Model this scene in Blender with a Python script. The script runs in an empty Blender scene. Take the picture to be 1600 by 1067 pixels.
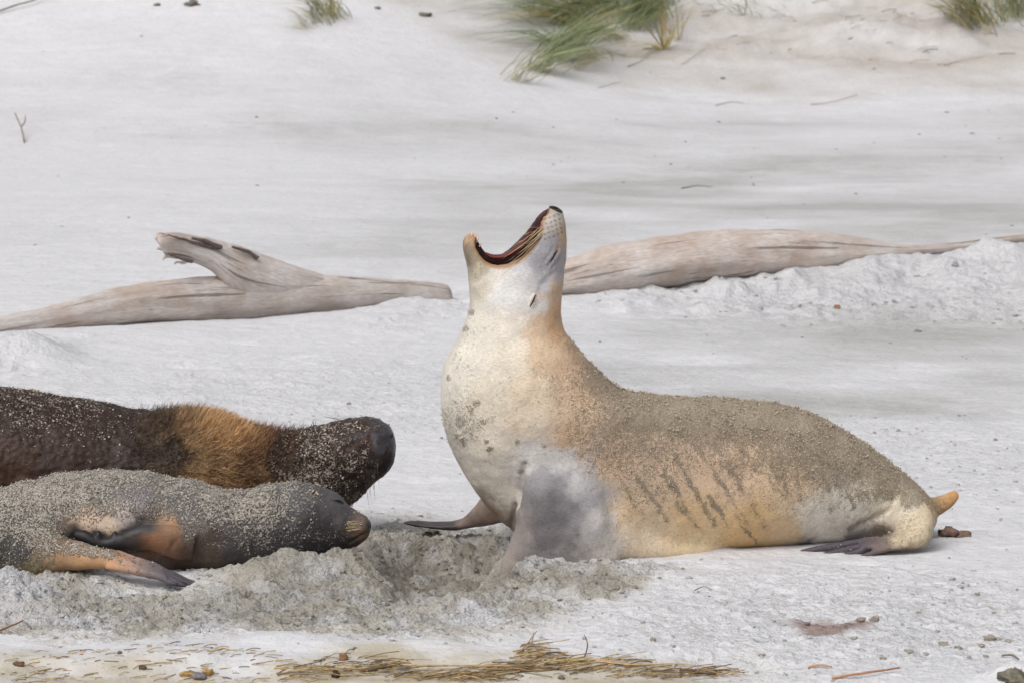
import bpy, bmesh, math, random
import numpy as np
from mathutils import Vector
from mathutils.bvhtree import BVHTree

rng = np.random.default_rng(7)
random.seed(7)
scene = bpy.context.scene
col = scene.collection

# ------------------------------------------------------------------ camera
CAM = np.array([0.0, -12.0, 2.0]); PITCH = math.radians(5.95); F = 5486.0
cam_d = bpy.data.cameras.new('camera'); cam = bpy.data.objects.new('camera', cam_d); col.objects.link(cam)
cam.location = CAM; cam.rotation_euler = (math.pi / 2 - PITCH, 0, 0)
cam_d.sensor_width = 36.0; cam_d.lens = F / 1600 * 36; cam_d.clip_start = 0.1; cam_d.clip_end = 2000
cam_d.dof.use_dof = True; cam_d.dof.focus_distance = 12.0; cam_d.dof.aperture_fstop = 10.0
scene.camera = cam

# ------------------------------------------------------------------ sky, sun, exposure (bright overcast)
SUN_EL, SUN_AZ = 50.0, 215.0          # azimuth clockwise from +Y
world = bpy.data.worlds.new('World'); scene.world = world; world.use_nodes = True
wn = world.node_tree; wn.nodes.clear()
sky = wn.nodes.new('ShaderNodeTexSky'); sky.sky_type = 'NISHITA'; sky.sun_disc = False
sky.sun_elevation = math.radians(SUN_EL); sky.sun_rotation = math.radians(SUN_AZ)
sky.dust_density = 4.0; sky.ozone_density = 1.0; sky.air_density = 1.0
hsv = wn.nodes.new('ShaderNodeHueSaturation'); hsv.inputs['Saturation'].default_value = 0.26
bg = wn.nodes.new('ShaderNodeBackground'); bg.inputs['Strength'].default_value = 0.13
wo = wn.nodes.new('ShaderNodeOutputWorld')
wn.links.new(sky.outputs[0], hsv.inputs['Color']); wn.links.new(hsv.outputs[0], bg.inputs['Color']); wn.links.new(bg.outputs[0], wo.inputs[0])
sun_d = bpy.data.lights.new('sun', 'SUN'); sun_d.energy = 1.1; sun_d.angle = math.radians(40); sun_d.color = (1.0, 0.97, 0.93)
sun = bpy.data.objects.new('sun', sun_d); col.objects.link(sun)
az, el = math.radians(SUN_AZ), math.radians(SUN_EL)
sdir = Vector((math.sin(az) * math.cos(el), math.cos(az) * math.cos(el), math.sin(el)))
sun.rotation_euler = (-sdir).to_track_quat('-Z', 'Y').to_euler(); sun.location = sdir * 30
scene.view_settings.view_transform = 'Standard'; scene.view_settings.look = 'None'
scene.view_settings.gamma = 1.0; scene.view_settings.use_curve_mapping = False
scene.view_settings.exposure = 0.36
scene.cycles.use_denoising = True

# ------------------------------------------------------------------ projection helpers
FW = np.array([0, math.cos(PITCH), -math.sin(PITCH)]); UP = np.array([0, math.sin(PITCH), math.cos(PITCH)]); RT = np.array([1.0, 0, 0])
def ray(px, row):
    return FW + (px - 800) / F * RT + (533.5 - row) / F * UP
def at(px, row, Y):                       # the point seen at (px,row) that stands at depth Y
    d = ray(px, row); return CAM + d * ((Y - CAM[1]) / d[1])
def on0(px, row):                         # on the level sand
    d = ray(px, row); return CAM + d * (-CAM[2] / d[2])
def project(P):
    v = P - CAM; d = v @ FW
    return 800 + F * (v @ RT) / d, 533.5 - F * (v @ UP) / d

def lin(c):
    c = np.asarray(c, float) / 255.0
    return np.where(c <= 0.04045, c / 12.92, ((c + 0.055) / 1.055) ** 2.4)
def sstep(a, b, x):
    t = np.clip((x - a) / (b - a), 0, 1); return t * t * (3 - 2 * t)

# ------------------------------------------------------------------ noise
_tr = np.random.default_rng(1234)
_PM = np.tile(_tr.permutation(512), 2).astype(np.int32)
_ga = _tr.uniform(0, 2 * math.pi, 512); _gz = _tr.uniform(-1, 1, 512); _gr = np.sqrt(1 - _gz ** 2)
_G2 = np.stack([np.cos(_ga), np.sin(_ga)]).astype(np.float32)
_G3 = np.stack([np.cos(_ga) * _gr, np.sin(_ga) * _gr, _gz]).astype(np.float32)
def perlin(P, seed=0):
    P = np.asarray(P); D = P.shape[1]; ax = []
    for k in range(D):
        i = np.floor(P[:, k] + seed * (13.37 + 7.1 * k)); f = (P[:, k] + seed * (13.37 + 7.1 * k) - i).astype(np.float32); i = i.astype(np.int32) & 511
        u = f * f * f * (f * (f * 6 - 15) + 10); ax.append((i, f, u))
    (ix, fx, ux), (iy, fy, uy) = ax[:2]; x1 = (ix + 1) & 511; y1 = (iy + 1) & 511
    a0, a1 = _PM[ix], _PM[x1]
    def plane(iz, fz):
        r = []
        for aa, gx_ in ((a0, fx), (a1, fx - 1)):
            for yy, gy_ in ((iy, fy), (y1, fy - 1)):
                h = _PM[aa + yy]
                if iz is None: r.append(_G2[0][h] * gx_ + _G2[1][h] * gy_)
                else:
                    h = _PM[h + iz]; r.append(_G3[0][h] * gx_ + _G3[1][h] * gy_ + _G3[2][h] * fz)
        l = r[0] + (r[1] - r[0]) * uy; h_ = r[2] + (r[3] - r[2]) * uy
        return l + (h_ - l) * ux
    if D == 2: return plane(None, None) * 1.5
    iz, fz, uz = ax[2]; lo = plane(iz, fz); hi = plane((iz + 1) & 511, fz - 1)
    return (lo + (hi - lo) * uz) * 1.5
def fbm(P, scale, octv=3, seed=0, gain=0.5):
    s, a, t = 1.0 / scale, 1.0, 0
    for k in range(octv):
        t = t + a * perlin(P * s, seed + k * 17); s *= 2.03; a *= gain
    return t
_WX, _WY = _tr.random(1024), _tr.random(1024)
def worley(P, scale, seed=0):             # 2-D distance to the nearest cell point, in cells
    Q = P / scale; i = np.floor(Q).astype(np.int32); f = Q - i; best = np.full(len(P), 9.0)
    for dx in (-1, 0, 1):
        for dy in (-1, 0, 1):
            h = _PM[_PM[(i[:, 0] + dx + seed * 37) & 511] + ((i[:, 1] + dy) & 511)]
            best = np.minimum(best, (f[:, 0] - dx - _WX[h]) ** 2 + (f[:, 1] - dy - _WY[h]) ** 2)
    return np.sqrt(best)

# ------------------------------------------------------------------ mesh helpers
def np_mesh(name, V, Q, smooth=True):
    """V (n,3) floats, Q (m,k) polygons of k corners"""
    me = bpy.data.meshes.new(name); V = np.asarray(V, np.float32); Q = np.asarray(Q, np.int32); k = Q.shape[1]
    me.vertices.add(len(V)); me.vertices.foreach_set('co', V.ravel())
    me.loops.add(Q.size); me.loops.foreach_set('vertex_index', Q.ravel())
    me.polygons.add(len(Q)); me.polygons.foreach_set('loop_start', np.arange(0, Q.size, k, dtype=np.int32))
    me.update(calc_edges=True); me.validate()
    if smooth: me.polygons.foreach_set('use_smooth', np.ones(len(me.polygons), bool))
    return me
def add_col(me, name, C):
    a = me.attributes.new(name, 'FLOAT_COLOR', 'POINT'); C = np.asarray(C, np.float32)
    if C.shape[1] == 3: C = np.concatenate([C, np.ones((len(C), 1), np.float32)], 1)
    a.data.foreach_set('color', C.ravel())
def add_f(me, name, v):
    a = me.attributes.new(name, 'FLOAT', 'POINT'); a.data.foreach_set('value', np.asarray(v, np.float32))
def get_v(me):
    a = np.empty(len(me.vertices) * 3, np.float32); me.vertices.foreach_get('co', a); return a.reshape(-1, 3).astype(float)
def set_v(me, V):
    me.vertices.foreach_set('co', np.asarray(V, np.float32).ravel()); me.update()
def get_n(me):
    a = np.empty(len(me.vertices) * 3, np.float32); me.vertex_normals.foreach_get('vector', a); return a.reshape(-1, 3).astype(float)
def obj(name, me, mat, parent=None, label=None, cat=None, group=None, kind=None):
    o = bpy.data.objects.new(name, me); col.objects.link(o)
    if mat is not None and me is not None:
        me.materials.clear(); me.materials.append(mat)
    if parent is not None:
        o.parent = parent
    if label: o['label'] = label
    if cat: o['category'] = cat
    if group: o['group'] = group
    if kind: o['kind'] = kind
    return o
def thing(name, loc, label, cat, group=None):
    o = bpy.data.objects.new(name, None); col.objects.link(o); o.location = loc; o.empty_display_size = 0.1
    o['label'] = label; o['category'] = cat
    if group: o['group'] = group
    return o
def place(me, loc):                       # mesh made in world space -> local to a root at loc
    set_v(me, get_v(me) - np.asarray(loc, float)); return me

def catmull(K, per):
    K = np.asarray(K, float); n = len(K); out = []
    for i in range(n - 1):
        p0, p1, p2, p3 = K[max(i - 1, 0)], K[i], K[i + 1], K[min(i + 2, n - 1)]
        for t in np.linspace(0, 1, per, endpoint=False):
            out.append(0.5 * (2 * p1 + (p2 - p0) * t + (2 * p0 - 5 * p1 + 4 * p2 - p3) * t * t + (3 * p1 - p0 - 3 * p2 + p3) * t ** 3))
    out.append(K[-1]); return np.array(out)
def loft_pts(T, B, W, n=36, per=6, pw=1.0, cap=True):
    """closed tube through rings given by an upper point T, a lower point B and a half width W across Y"""
    K = catmull(np.concatenate([T, B, np.asarray(W, float).reshape(-1, 1)], 1), per)
    m = len(K); a = np.linspace(0, 2 * math.pi, n, endpoint=False); ca, sa = np.cos(a), np.sin(a)
    ca = np.sign(ca) * np.abs(ca) ** pw; sa = np.sign(sa) * np.abs(sa) ** pw
    c = (K[:, 0:3] + K[:, 3:6]) / 2; h = (K[:, 0:3] - K[:, 3:6]) / 2
    V = c[:, None, :] + h[:, None, :] * ca[None, :, None]
    V[:, :, 1] += np.maximum(K[:, 6], 1e-4)[:, None] * sa[None, :]
    V = V.reshape(-1, 3); q = []
    i = np.arange(m - 1)[:, None] * n; j = np.arange(n)[None, :]; j2 = (j + 1) % n
    Q = np.stack([i + j, i + j2, i + n + j2, i + n + j], -1).reshape(-1, 4)
    V = np.concatenate([V, c[:1], c[-1:]], 0); b = m * n
    jj = np.arange(n); j2 = (jj + 1) % n
    C0 = np.stack([np.full(n, b), j2, jj, np.full(n, b)], -1); C1 = np.stack([np.full(n, b + 1), (m - 1) * n + jj, (m - 1) * n + j2, np.full(n, b + 1)], -1)
    faces = [tuple(x) for x in Q] + [tuple(x[:3]) for x in C0] + [tuple(x[:3]) for x in C1]
    return V, faces
def rings(L, Y, **k):                     # rows of (top px,row, bottom px,row, half width m, Y offset)
    T = [at(r[0], r[1], Y + r[5]) for r in L]; B = [at(r[2], r[3], Y + r[5]) for r in L]
    return loft_pts(np.array(T), np.array(B), [r[4] for r in L], **k)
def limb(L, Y, **k):                      # rows of (px, row, radius px, half width m, Y offset) along a limb
    P = np.array([r[:2] for r in L], float); R = []
    for i, r in enumerate(L):
        d = P[min(i + 1, len(P) - 1)] - P[max(i - 1, 0)]; d /= np.linalg.norm(d) + 1e-9; n = np.array([d[1], -d[0]])
        R.append((P[i][0] + n[0] * r[2], P[i][1] + n[1] * r[2], P[i][0] - n[0] * r[2], P[i][1] - n[1] * r[2], r[3], r[4]))
    return rings(R, Y, **k)
def tube(pts, rad, n=6, per=4):           # world-space tube, list of points and radii
    P = catmull(np.concatenate([np.asarray(pts, float), np.asarray(rad, float).reshape(-1, 1)], 1), per); R = P[:, 3]; P = P[:, :3]
    d = np.gradient(P, axis=0); d /= np.linalg.norm(d, axis=1)[:, None] + 1e-9
    ref = np.array([0.13, 0.21, 0.97]) if abs(d[0][2]) < 0.9 else np.array([1.0, 0.1, 0])
    u = np.cross(d, ref); u /= np.linalg.norm(u, axis=1)[:, None] + 1e-9; v = np.cross(d, u)
    a = np.linspace(0, 2 * math.pi, n, endpoint=False)
    V = P[:, None] + R[:, None, None] * (np.cos(a)[None, :, None] * u[:, None] + np.sin(a)[None, :, None] * v[:, None])
    m = len(P); i = np.arange(m - 1)[:, None] * n; j = np.arange(n)[None, :]; j2 = (j + 1) % n
    Q = np.stack([i + j, i + j2, i + n + j2, i + n + j], -1).reshape(-1, 4)
    faces = [tuple(x) for x in Q] + [tuple(range(n))[::-1], tuple((m - 1) * n + k for k in range(n))]
    return V.reshape(-1, 3), faces
def join(parts):
    V, Fc, b = [], [], 0
    for v, f in parts:
        V.append(np.asarray(v)); Fc += [tuple(int(i) + b for i in q) for q in f]; b += len(v)
    return np.concatenate(V, 0), Fc
def pydata(name, V, Fc, smooth=True):
    me = bpy.data.meshes.new(name); me.from_pydata([tuple(map(float, v)) for v in V], [], [tuple(int(i) for i in f) for f in Fc]); me.update()
    if smooth: me.polygons.foreach_set('use_smooth', np.ones(len(me.polygons), bool))
    return me
def evaluated(me, setup):
    o = bpy.data.objects.new('tmp', me); col.objects.link(o); setup(o)
    bpy.context.view_layer.update(); dg = bpy.context.evaluated_depsgraph_get()
    out = bpy.data.meshes.new_from_object(o.evaluated_get(dg)); bpy.data.objects.remove(o); return out
def remesh(me, voxel):
    def s(o):
        m = o.modifiers.new('r', 'REMESH'); m.mode = 'VOXEL'; m.voxel_size = voxel; m.use_smooth_shade = True
    return evaluated(me, s)
def cut(me, cutter):
    c = bpy.data.objects.new('tmpc', cutter); col.objects.link(c)
    def s(o):
        m = o.modifiers.new('b', 'BOOLEAN'); m.operation = 'DIFFERENCE'; m.object = c; m.solver = 'EXACT'
    r = evaluated(me, s); bpy.data.objects.remove(c); return r
def smooth_mesh(me, it, lam=0.5):
    V = get_v(me); E = np.empty(len(me.edges) * 2, np.int32); me.edges.foreach_get('vertices', E); E = E.reshape(-1, 2)
    n = len(V); deg = np.bincount(E.ravel(), minlength=n).astype(float)[:, None]
    for k in range(it):
        S = np.stack([np.bincount(E[:, 0], V[E[:, 1], c], n) + np.bincount(E[:, 1], V[E[:, 0], c], n) for c in range(3)], 1)
        V = V + lam * (S / np.maximum(deg, 1) - V)
    set_v(me, V)
def idw(px, row, S, soft=14.0, power=2.0):
    """inverse-distance blend of samples (px,row,values...)"""
    S = np.asarray(S, float); out = np.zeros((len(px), S.shape[1] - 2)); wsum = np.zeros(len(px))
    for s in S:
        w = 1.0 / ((px - s[0]) ** 2 + (row - s[1]) ** 2 + soft ** 2) ** power
        out += w[:, None] * s[None, 2:]; wsum += w
    return out / wsum[:, None]
def bvh_of(me):
    L = np.empty(len(me.loops), np.int32); me.loops.foreach_get('vertex_index', L)
    n = np.empty(len(me.polygons), np.int32); me.polygons.foreach_get('loop_total', n)
    P = L.reshape(-1, 4).tolist() if (n == 4).all() else [p.vertices[:] for p in me.polygons]
    return BVHTree.FromPolygons(get_v(me).tolist(), P)
def hit(bvh, px, row):
    d = Vector(ray(px, row)).normalized(); h = bvh.ray_cast(Vector(CAM), d)
    return (np.array(h[0]), np.array(h[1])) if h[0] is not None else (None, None)

# ------------------------------------------------------------------ material helpers
class NT:
    def __init__(s, name):
        s.m = bpy.data.materials.new(name); s.m.use_nodes = True; s.t = s.m.node_tree
        s.b = s.t.nodes['Principled BSDF']; s.b.inputs['Specular IOR Level'].default_value = 0.25
    def n(s, typ, **kw):
        x = s.t.nodes.new(typ)
        for k, v in kw.items():
            if k in x.inputs.keys() and not hasattr(type(x), k): x.inputs[k].default_value = v
            else: setattr(x, k, v)
        return x
    def l(s, a, b): s.t.links.new(a, b)
    def attr(s, name):
        x = s.t.nodes.new('ShaderNodeAttribute'); x.attribute_name = name; return x
    def coord(s, scale=(1, 1, 1)):
        c = s.t.nodes.new('ShaderNodeTexCoord'); m = s.t.nodes.new('ShaderNodeMapping'); m.inputs['Scale'].default_value = scale
        s.l(c.outputs['Object'], m.inputs['Vector']); return m.outputs[0]
    def noise(s, scale, detail=2.0, vec=None, rough=0.55):
        x = s.t.nodes.new('ShaderNodeTexNoise'); x.inputs['Scale'].default_value = scale; x.inputs['Detail'].default_value = detail; x.inputs['Roughness'].default_value = rough
        if vec is not None: s.l(vec, x.inputs['Vector'])
        return x.outputs['Fac']
    def rng(s, v, a, b, c=0.0, d=1.0, smooth=False):
        x = s.t.nodes.new('ShaderNodeMapRange'); x.interpolation_type = 'SMOOTHSTEP' if smooth else 'LINEAR'
        for k, val in zip(('From Min', 'From Max', 'To Min', 'To Max'), (a, b, c, d)):
            if isinstance(val, (int, float)): x.inputs[k].default_value = val
            else: s.l(val, x.inputs[k])
        s.l(v, x.inputs['Value']); return x.outputs[0]
    def math(s, op, a, b=None, clamp=False):
        x = s.t.nodes.new('ShaderNodeMath'); x.operation = op; x.use_clamp = clamp
        for i, v in enumerate((a, b)):
            if v is None: continue
            if isinstance(v, (int, float)): x.inputs[i].default_value = v
            else: s.l(v, x.inputs[i])
        return x.outputs[0]
    def mix(s, f, a, b, mode='MIX'):
        x = s.t.nodes.new('ShaderNodeMix'); x.data_type = 'RGBA'; x.blend_type = mode
        for v, k in ((f, 0), (a, 6), (b, 7)):
            if isinstance(v, (int, float)): x.inputs[k].default_value = v
            elif isinstance(v, (tuple, list, np.ndarray)): x.inputs[k].default_value = tuple(v)[:3] + (1,)
            else: s.l(v, x.inputs[k])
        return x.outputs[2]
    def bump(s, h, strength, dist, prev=None):
        x = s.t.nodes.new('ShaderNodeBump'); x.inputs['Strength'].default_value = strength; x.inputs['Distance'].default_value = dist
        s.l(h, x.inputs['Height'])
        if prev is not None: s.l(prev, x.inputs['Normal'])
        return x.outputs[0]
    def done(s, color=None, rough=None, normal=None):
        for v, k in ((color, 'Base Color'), (rough, 'Roughness'), (normal, 'Normal')):
            if v is None: continue
            if isinstance(v, (int, float)): s.b.inputs[k].default_value = v
            elif isinstance(v, (tuple, list, np.ndarray)): s.b.inputs[k].default_value = tuple(v)[:3] + (1,)
            else: s.l(v, s.b.inputs[k])
        return s.m

def sand_material():
    t = NT('sand'); c = t.attr('tint').outputs['Color']; ch = t.attr('churn').outputs['Fac']
    v = t.coord()
    g1 = t.rng(t.noise(420, 2, v), 0.3, 0.7); g2 = t.rng(t.noise(110, 3, v, 0.65), 0.3, 0.7); g3 = t.rng(t.noise(22, 4, v, 0.6), 0.3, 0.7)
    g4 = t.rng(t.noise(5.5, 5, v, 0.62), 0.3, 0.7); v2 = t.coord((.45, 1, 1)); g5 = t.rng(t.noise(5, 5, v2, 0.6), 0.3, 0.7)
    am = t.math('ADD', t.math('MULTIPLY', ch, 0.34), 0.16)
    f = t.math('ADD', t.math('MULTIPLY', t.math('ADD', t.math('MULTIPLY', g1, .5), t.math('MULTIPLY', g2, .5)), am), t.math('ADD', t.math('MULTIPLY', g3, 0.10), t.math('ADD', t.math('MULTIPLY', g4, .07), t.math('MULTIPLY', g5, .08))))
    f = t.math('ADD', f, t.math('SUBTRACT', 0.88, t.math('MULTIPLY', am, .55)))
    x = t.n('ShaderNodeVectorMath', operation='SCALE'); t.l(c, x.inputs[0]); t.l(f, x.inputs['Scale'])
    d = t.rng(t.noise(75, 2, v, 0.5), 0.66, 0.72)
    colr = t.mix(t.math('MULTIPLY', d, 0.45), x.outputs[0], tuple(.7 * lin((112, 102, 88))))
    h = t.math('ADD', t.math('MULTIPLY', g2, 0.7), t.math('MULTIPLY', g1, 0.3))
    bs = t.math('ADD', t.math('MULTIPLY', ch, 0.55), 0.12)
    bn = t.t.nodes.new('ShaderNodeBump'); bn.inputs['Distance'].default_value = 0.012; t.l(h, bn.inputs['Height']); t.l(bs, bn.inputs['Strength'])
    st3 = t.math('ADD', t.math('MULTIPLY', ch, .55), .07); b3 = t.t.nodes.new('ShaderNodeBump'); b3.inputs['Distance'].default_value = .022; t.l(g3, b3.inputs['Height']); t.l(st3, b3.inputs['Strength']); t.l(bn.outputs[0], b3.inputs['Normal'])
    return t.done(colr, 0.95, t.bump(g4, .22, .05, b3.outputs[0]))

def fur_material(name, sandcol, speck, gs=1.0, gloss=0.6, soft=.11, bk=.62):
    t = NT(name); coat = t.attr('coat').outputs['Color']; sand = t.attr('sand').outputs['Fac']; wet = t.attr('wet').outputs['Fac']
    v = t.coord(); vf = t.coord((1, 1, 1))
    fur = t.rng(t.noise(230, 3, t.coord((0.35, 1, 1)), 0.6), 0.3, 0.7)
    fx = t.rng(fur, 0, 1, 0.80, 1.12)
    lowv = t.rng(t.noise(14, 4, v, 0.6), 0.3, 0.7, 0.9, 1.08)
    x = t.n('ShaderNodeVectorMath', operation='SCALE'); t.l(coat, x.inputs[0]); t.l(t.math('MULTIPLY', fx, lowv), x.inputs['Scale'])
    fine = t.rng(t.noise(240 * gs, 2, v, 0.6), 0.28, 0.72); mid = t.rng(t.noise(60 * gs, 4, v, 0.65), 0.28, 0.72)
    n = t.math('ADD', t.math('MULTIPLY', fine, 0.62), t.math('MULTIPLY', mid, 0.38))
    inv = t.math('SUBTRACT', 1.0, sand)
    mask = t.rng(n, t.math('SUBTRACT', inv, soft), t.math('ADD', inv, soft), 0, 1, True)
    mask = t.math('MULTIPLY', mask, t.rng(sand, 0.02, 0.12))
    gr = t.rng(t.noise(300 * gs, 2, v, 0.6), 0.3, 0.7)
    sc = t.mix(gr, tuple(lin(speck)), tuple(lin(sandcol)))
    c = t.mix(mask, x.outputs[0], sc)
    b = t.bump(fur, 0.18, 0.003); b = t.bump(mask, bk, 0.005, b); b = t.bump(t.math('MULTIPLY', gr, mask), bk, 0.005, b)
    r = t.mix(mask, (gloss,) * 3, (0.95,) * 3)
    rr = t.math('SUBTRACT', r, t.math('MULTIPLY', wet, 0.3))
    return t.done(c, rr, b)

def plain(name, c, rough=0.6, scale=60, amt=0.25, bump=0.0):
    t = NT(name); v = t.coord(); f = t.rng(t.noise(scale, 4, v, 0.6), 0.3, 0.7, 1 - amt, 1 + amt)
    x = t.n('ShaderNodeVectorMath', operation='SCALE'); x.inputs[0].default_value = tuple(lin(c)); t.l(f, x.inputs['Scale'])
    nrm = t.bump(f, bump, 0.004) if bump else None
    return t.done(x.outputs[0], rough, nrm)
def tinted(name, rough=0.7, scale=80, amt=0.2):
    t = NT(name); v = t.coord(); f = t.rng(t.noise(scale, 3, v, 0.6), 0.3, 0.7, 1 - amt, 1 + amt)
    x = t.n('ShaderNodeVectorMath', operation='SCALE'); t.l(t.attr('tint').outputs['Color'], x.inputs[0]); t.l(f, x.inputs['Scale'])
    return t.done(x.outputs[0], rough, t.bump(f, 0.3, 0.004))

M_SAND = sand_material()

# ------------------------------------------------------------------ the sand: one height field
def base_z(x, Y):
    Ys = Y + 0.10 * x
    toe = 33.0 + 0.25 * np.sin(x * 0.7 + 1.0) + 0.02 * x
    z = 0.030 * np.maximum(0, Ys - 22.0) * sstep(21, 26, Ys)
    up = np.maximum(0, Y - toe); k = 0.9 + 3.2 * sstep(3.5, -3.0, x); up = Y - toe + 1.0; z = z + 0.21 * (up + np.sqrt(up * up + k * k)) - 0.21 * (-34.0 + np.sqrt(34.0 ** 2 + k * k))
    return np.where(z > 5.0, 5.0 + 2.0 * np.tanh((z - 5.0) / 2.0), z)

BUMPS = [  # px, row (on level sand), sx m, sy m, height m
    (455, 908, .13, .075, .075), (395, 915, .10, .07, .030), (535, 905, .09, .08, .055), (610, 895, .09, .09, .03),
    (690, 846, .17, .06, .018), (600, 850, .10, .07, .03),
    (545, 930, .08, .12, .04), (720, 955, .18, .07, .03), (850, 918, .16, .05, .028), (960, 903, .16, .06, .045), (1090, 884, .17, .06, .022),
    (10, 945, .085, .09, .125), (70, 960, .08, .09, .035), (200, 925, .14, .10, -.02), (300, 935, .12, .08, -.015), (250, 960, .10, .08, -.02),
    (250, 1018, .13, .09, .025), (330, 1030, .2, .06, .02), (600, 1012, .35, .08, .02), (430, 1000, .12, .08, .02),
    (1370, 975, .05, .05, .035), (1330, 985, .09, .05, .012), (1550, 1008, .1, .08, .02), (1590, 1062, .06, .05, .05), (1430, 985, .2, .08, -.012),
    (1095, 566, .16, .12, -.02), (1250, 900, .5, .15, .015), (1000, 960, .35, .15, .018), (1150, 1010, .4, .12, .012),
    (25, 568, .16, .22, .13), (75, 572, .10, .15, .05), (150, 528, .45, .25, .025), (350, 516, .55, .25, .01), (560, 505, .4, .3, .02), (640, 494, .3, .25, .03), (705, 486, .22, .25, .07), (40, 548, .25, .3, .05),
    (1180, 455, .6, .45, .03), (1330, 448, .7, .45, .07), (1500, 440, .9, .5, .11), (1700, 440, 1.0, .6, .13), (900, 478, .4, .4, .015),
]
_r = random.Random(5)
for k in range(70):
    BUMPS.append((_r.uniform(600, 1650), _r.uniform(670, 1010), _r.uniform(.02, .08), _r.uniform(.02, .05), _r.choice((-1, -1, 1)) * _r.uniform(.006, .016)))
for k in range(40):
    BUMPS.append((_r.uniform(-50, 700), _r.uniform(530, 650), _r.uniform(.03, .10), _r.uniform(.03, .09), _r.choice((-1, 1)) * _r.uniform(.008, .02)))
for k in range(36):
    BUMPS.append((_r.uniform(600, 1650), _r.uniform(430, 500), _r.uniform(.05, .16), _r.uniform(.05, .16), _r.choice((-1, 1)) * _r.uniform(.02, .05)))
BW = [(on0(b[0], b[1])[:2], b[2], b[3], b[4]) for b in BUMPS]
def ell(px, row, cx, cy, rx, ry, soft=0.35):
    d = np.sqrt(((px - cx) / rx) ** 2 + ((row - cy) / ry) ** 2); return 1 - sstep(1 - soft, 1 + soft, d)
def fields(x, Y, z0):
    """image-independent layout fields, worked out on the sand's plan"""
    P2 = np.stack([x, Y], 1)
    px, row = project(np.stack([x, Y, z0], 1))
    w = fbm(P2, 0.5, 3, 3); w2 = fbm(P2, 0.16, 3, 5)
    wx, wr = px + 26 * w + 14 * w2, row + 12 * w + 8 * fbm(P2, 0.2, 2, 9)
    churn = np.maximum.reduce([ell(wx, wr, 640, 890, 330, 75), ell(wx, wr, 230, 955, 330, 42), ell(wx, wr, 600, 955, 300, 42), 0.8 * ell(wx, wr, 900, 905, 170, 24), ell(wx, wr, 60, 925, 140, 50)])
    lumps = np.maximum(ell(wx, wr, 1350, 450, 420, 55, .5), 0.5 * ell(wx, wr, 640, 480, 110, 35, .5)); lumps = np.maximum(lumps, .8 * ell(wx, wr, 30, 560, 80, 22, .5))
    pebbly = np.maximum.reduce([0.8 * ell(wx, wr, 1350, 980, 420, 85, .5), 0.5 * ell(wx, wr, 600, 620, 500, 60, .6), 0.5 * ell(wx, wr, 1450, 720, 300, 60, .6), 0.6 * lumps])
    return px, row, wx, wr, churn, lumps, pebbly
def height(x, Y):
    x = np.asarray(x, float); Y = np.asarray(Y, float)
    z0 = base_z(x, Y); P2 = np.stack([x, Y], 1); z = z0.copy()
    px, row, wx, wr, churn, lumps, pebbly = fields(x, Y, z0)
    near = 1 - sstep(12, 22, Y)
    z += near * (0.010 * fbm(P2, 0.7, 3, 21) + 0.0025 * fbm(P2, 0.11, 3, 22))
    z += 0.03 * fbm(P2 * np.array([0.35, 1.0]), 2.2, 3, 24) * sstep(3, 14, Y)
    for c, sx, sy, h in BW:
        q = ((x - c[0]) / sx) ** 2 + ((Y - c[1]) / sy) ** 2
        z += h * np.exp(-0.5 * np.minimum(q, 60))
    m = churn > 0.01
    if m.any():
        p = P2[m]; r = fbm(p, 0.075, 4, 31, 0.6)
        cl = 0.5 - worley(p + 0.01 * w_(p), 0.032, 4); cl2 = 0.45 - worley(p + 0.006 * w_(p), 0.016, 8)
        z[m] += churn[m] * (0.020 * r + 0.014 * fbm(p, .24, 2, 36) + 0.010 * np.maximum(cl, -0.1) * sstep(-.1, .5, r + .3) + 0.010 * cl2)
    z -= 0.105 * ell(wx, wr, 672, 884, 128, 30, .30) - 0.03 * ell(wx, wr, 575, 890, 45, 24, .5)
    m = lumps > 0.01
    if m.any():
        p = P2[m]; r = fbm(p, 0.30, 4, 41, 0.6)
        z[m] += lumps[m] * (0.030 * r + 0.05 * np.maximum(0.45 - worley(p + 0.05 * fbm(p, .2, 2, 2)[:, None], 0.22, 14), 0) * sstep(0, .5, r + .2))
    m = pebbly > 0.01
    if m.any():
        p = P2[m]; z[m] += pebbly[m] * (0.014 * np.maximum(fbm(p, 0.05, 3, 51, .65), 0) + 0.010 * np.minimum(fbm(p, 0.10, 3, 52, .65), 0))
    # low terrace along the strand line at the front
    z -= 0.030 * sstep(1022, 1046, row + 14 * fbm(P2, .35, 3, 61)) * (1 - sstep(1080, 1400, px)) * (1 - sstep(1300, 1900, row))
    # dune face: slumped steps and hummocks on the right
    d = sstep(32.5, 34, Y) * sstep(-1, 2.5, x)
    z += d * (0.15 * fbm(P2 * np.array([.6, 1.3]), 0.9, 4, 71, .58))
    return z
def w_(p): return np.stack([fbm(p, 0.03, 2, 77), fbm(p, 0.03, 2, 78)], 1)
SANDK = 0.755
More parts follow.
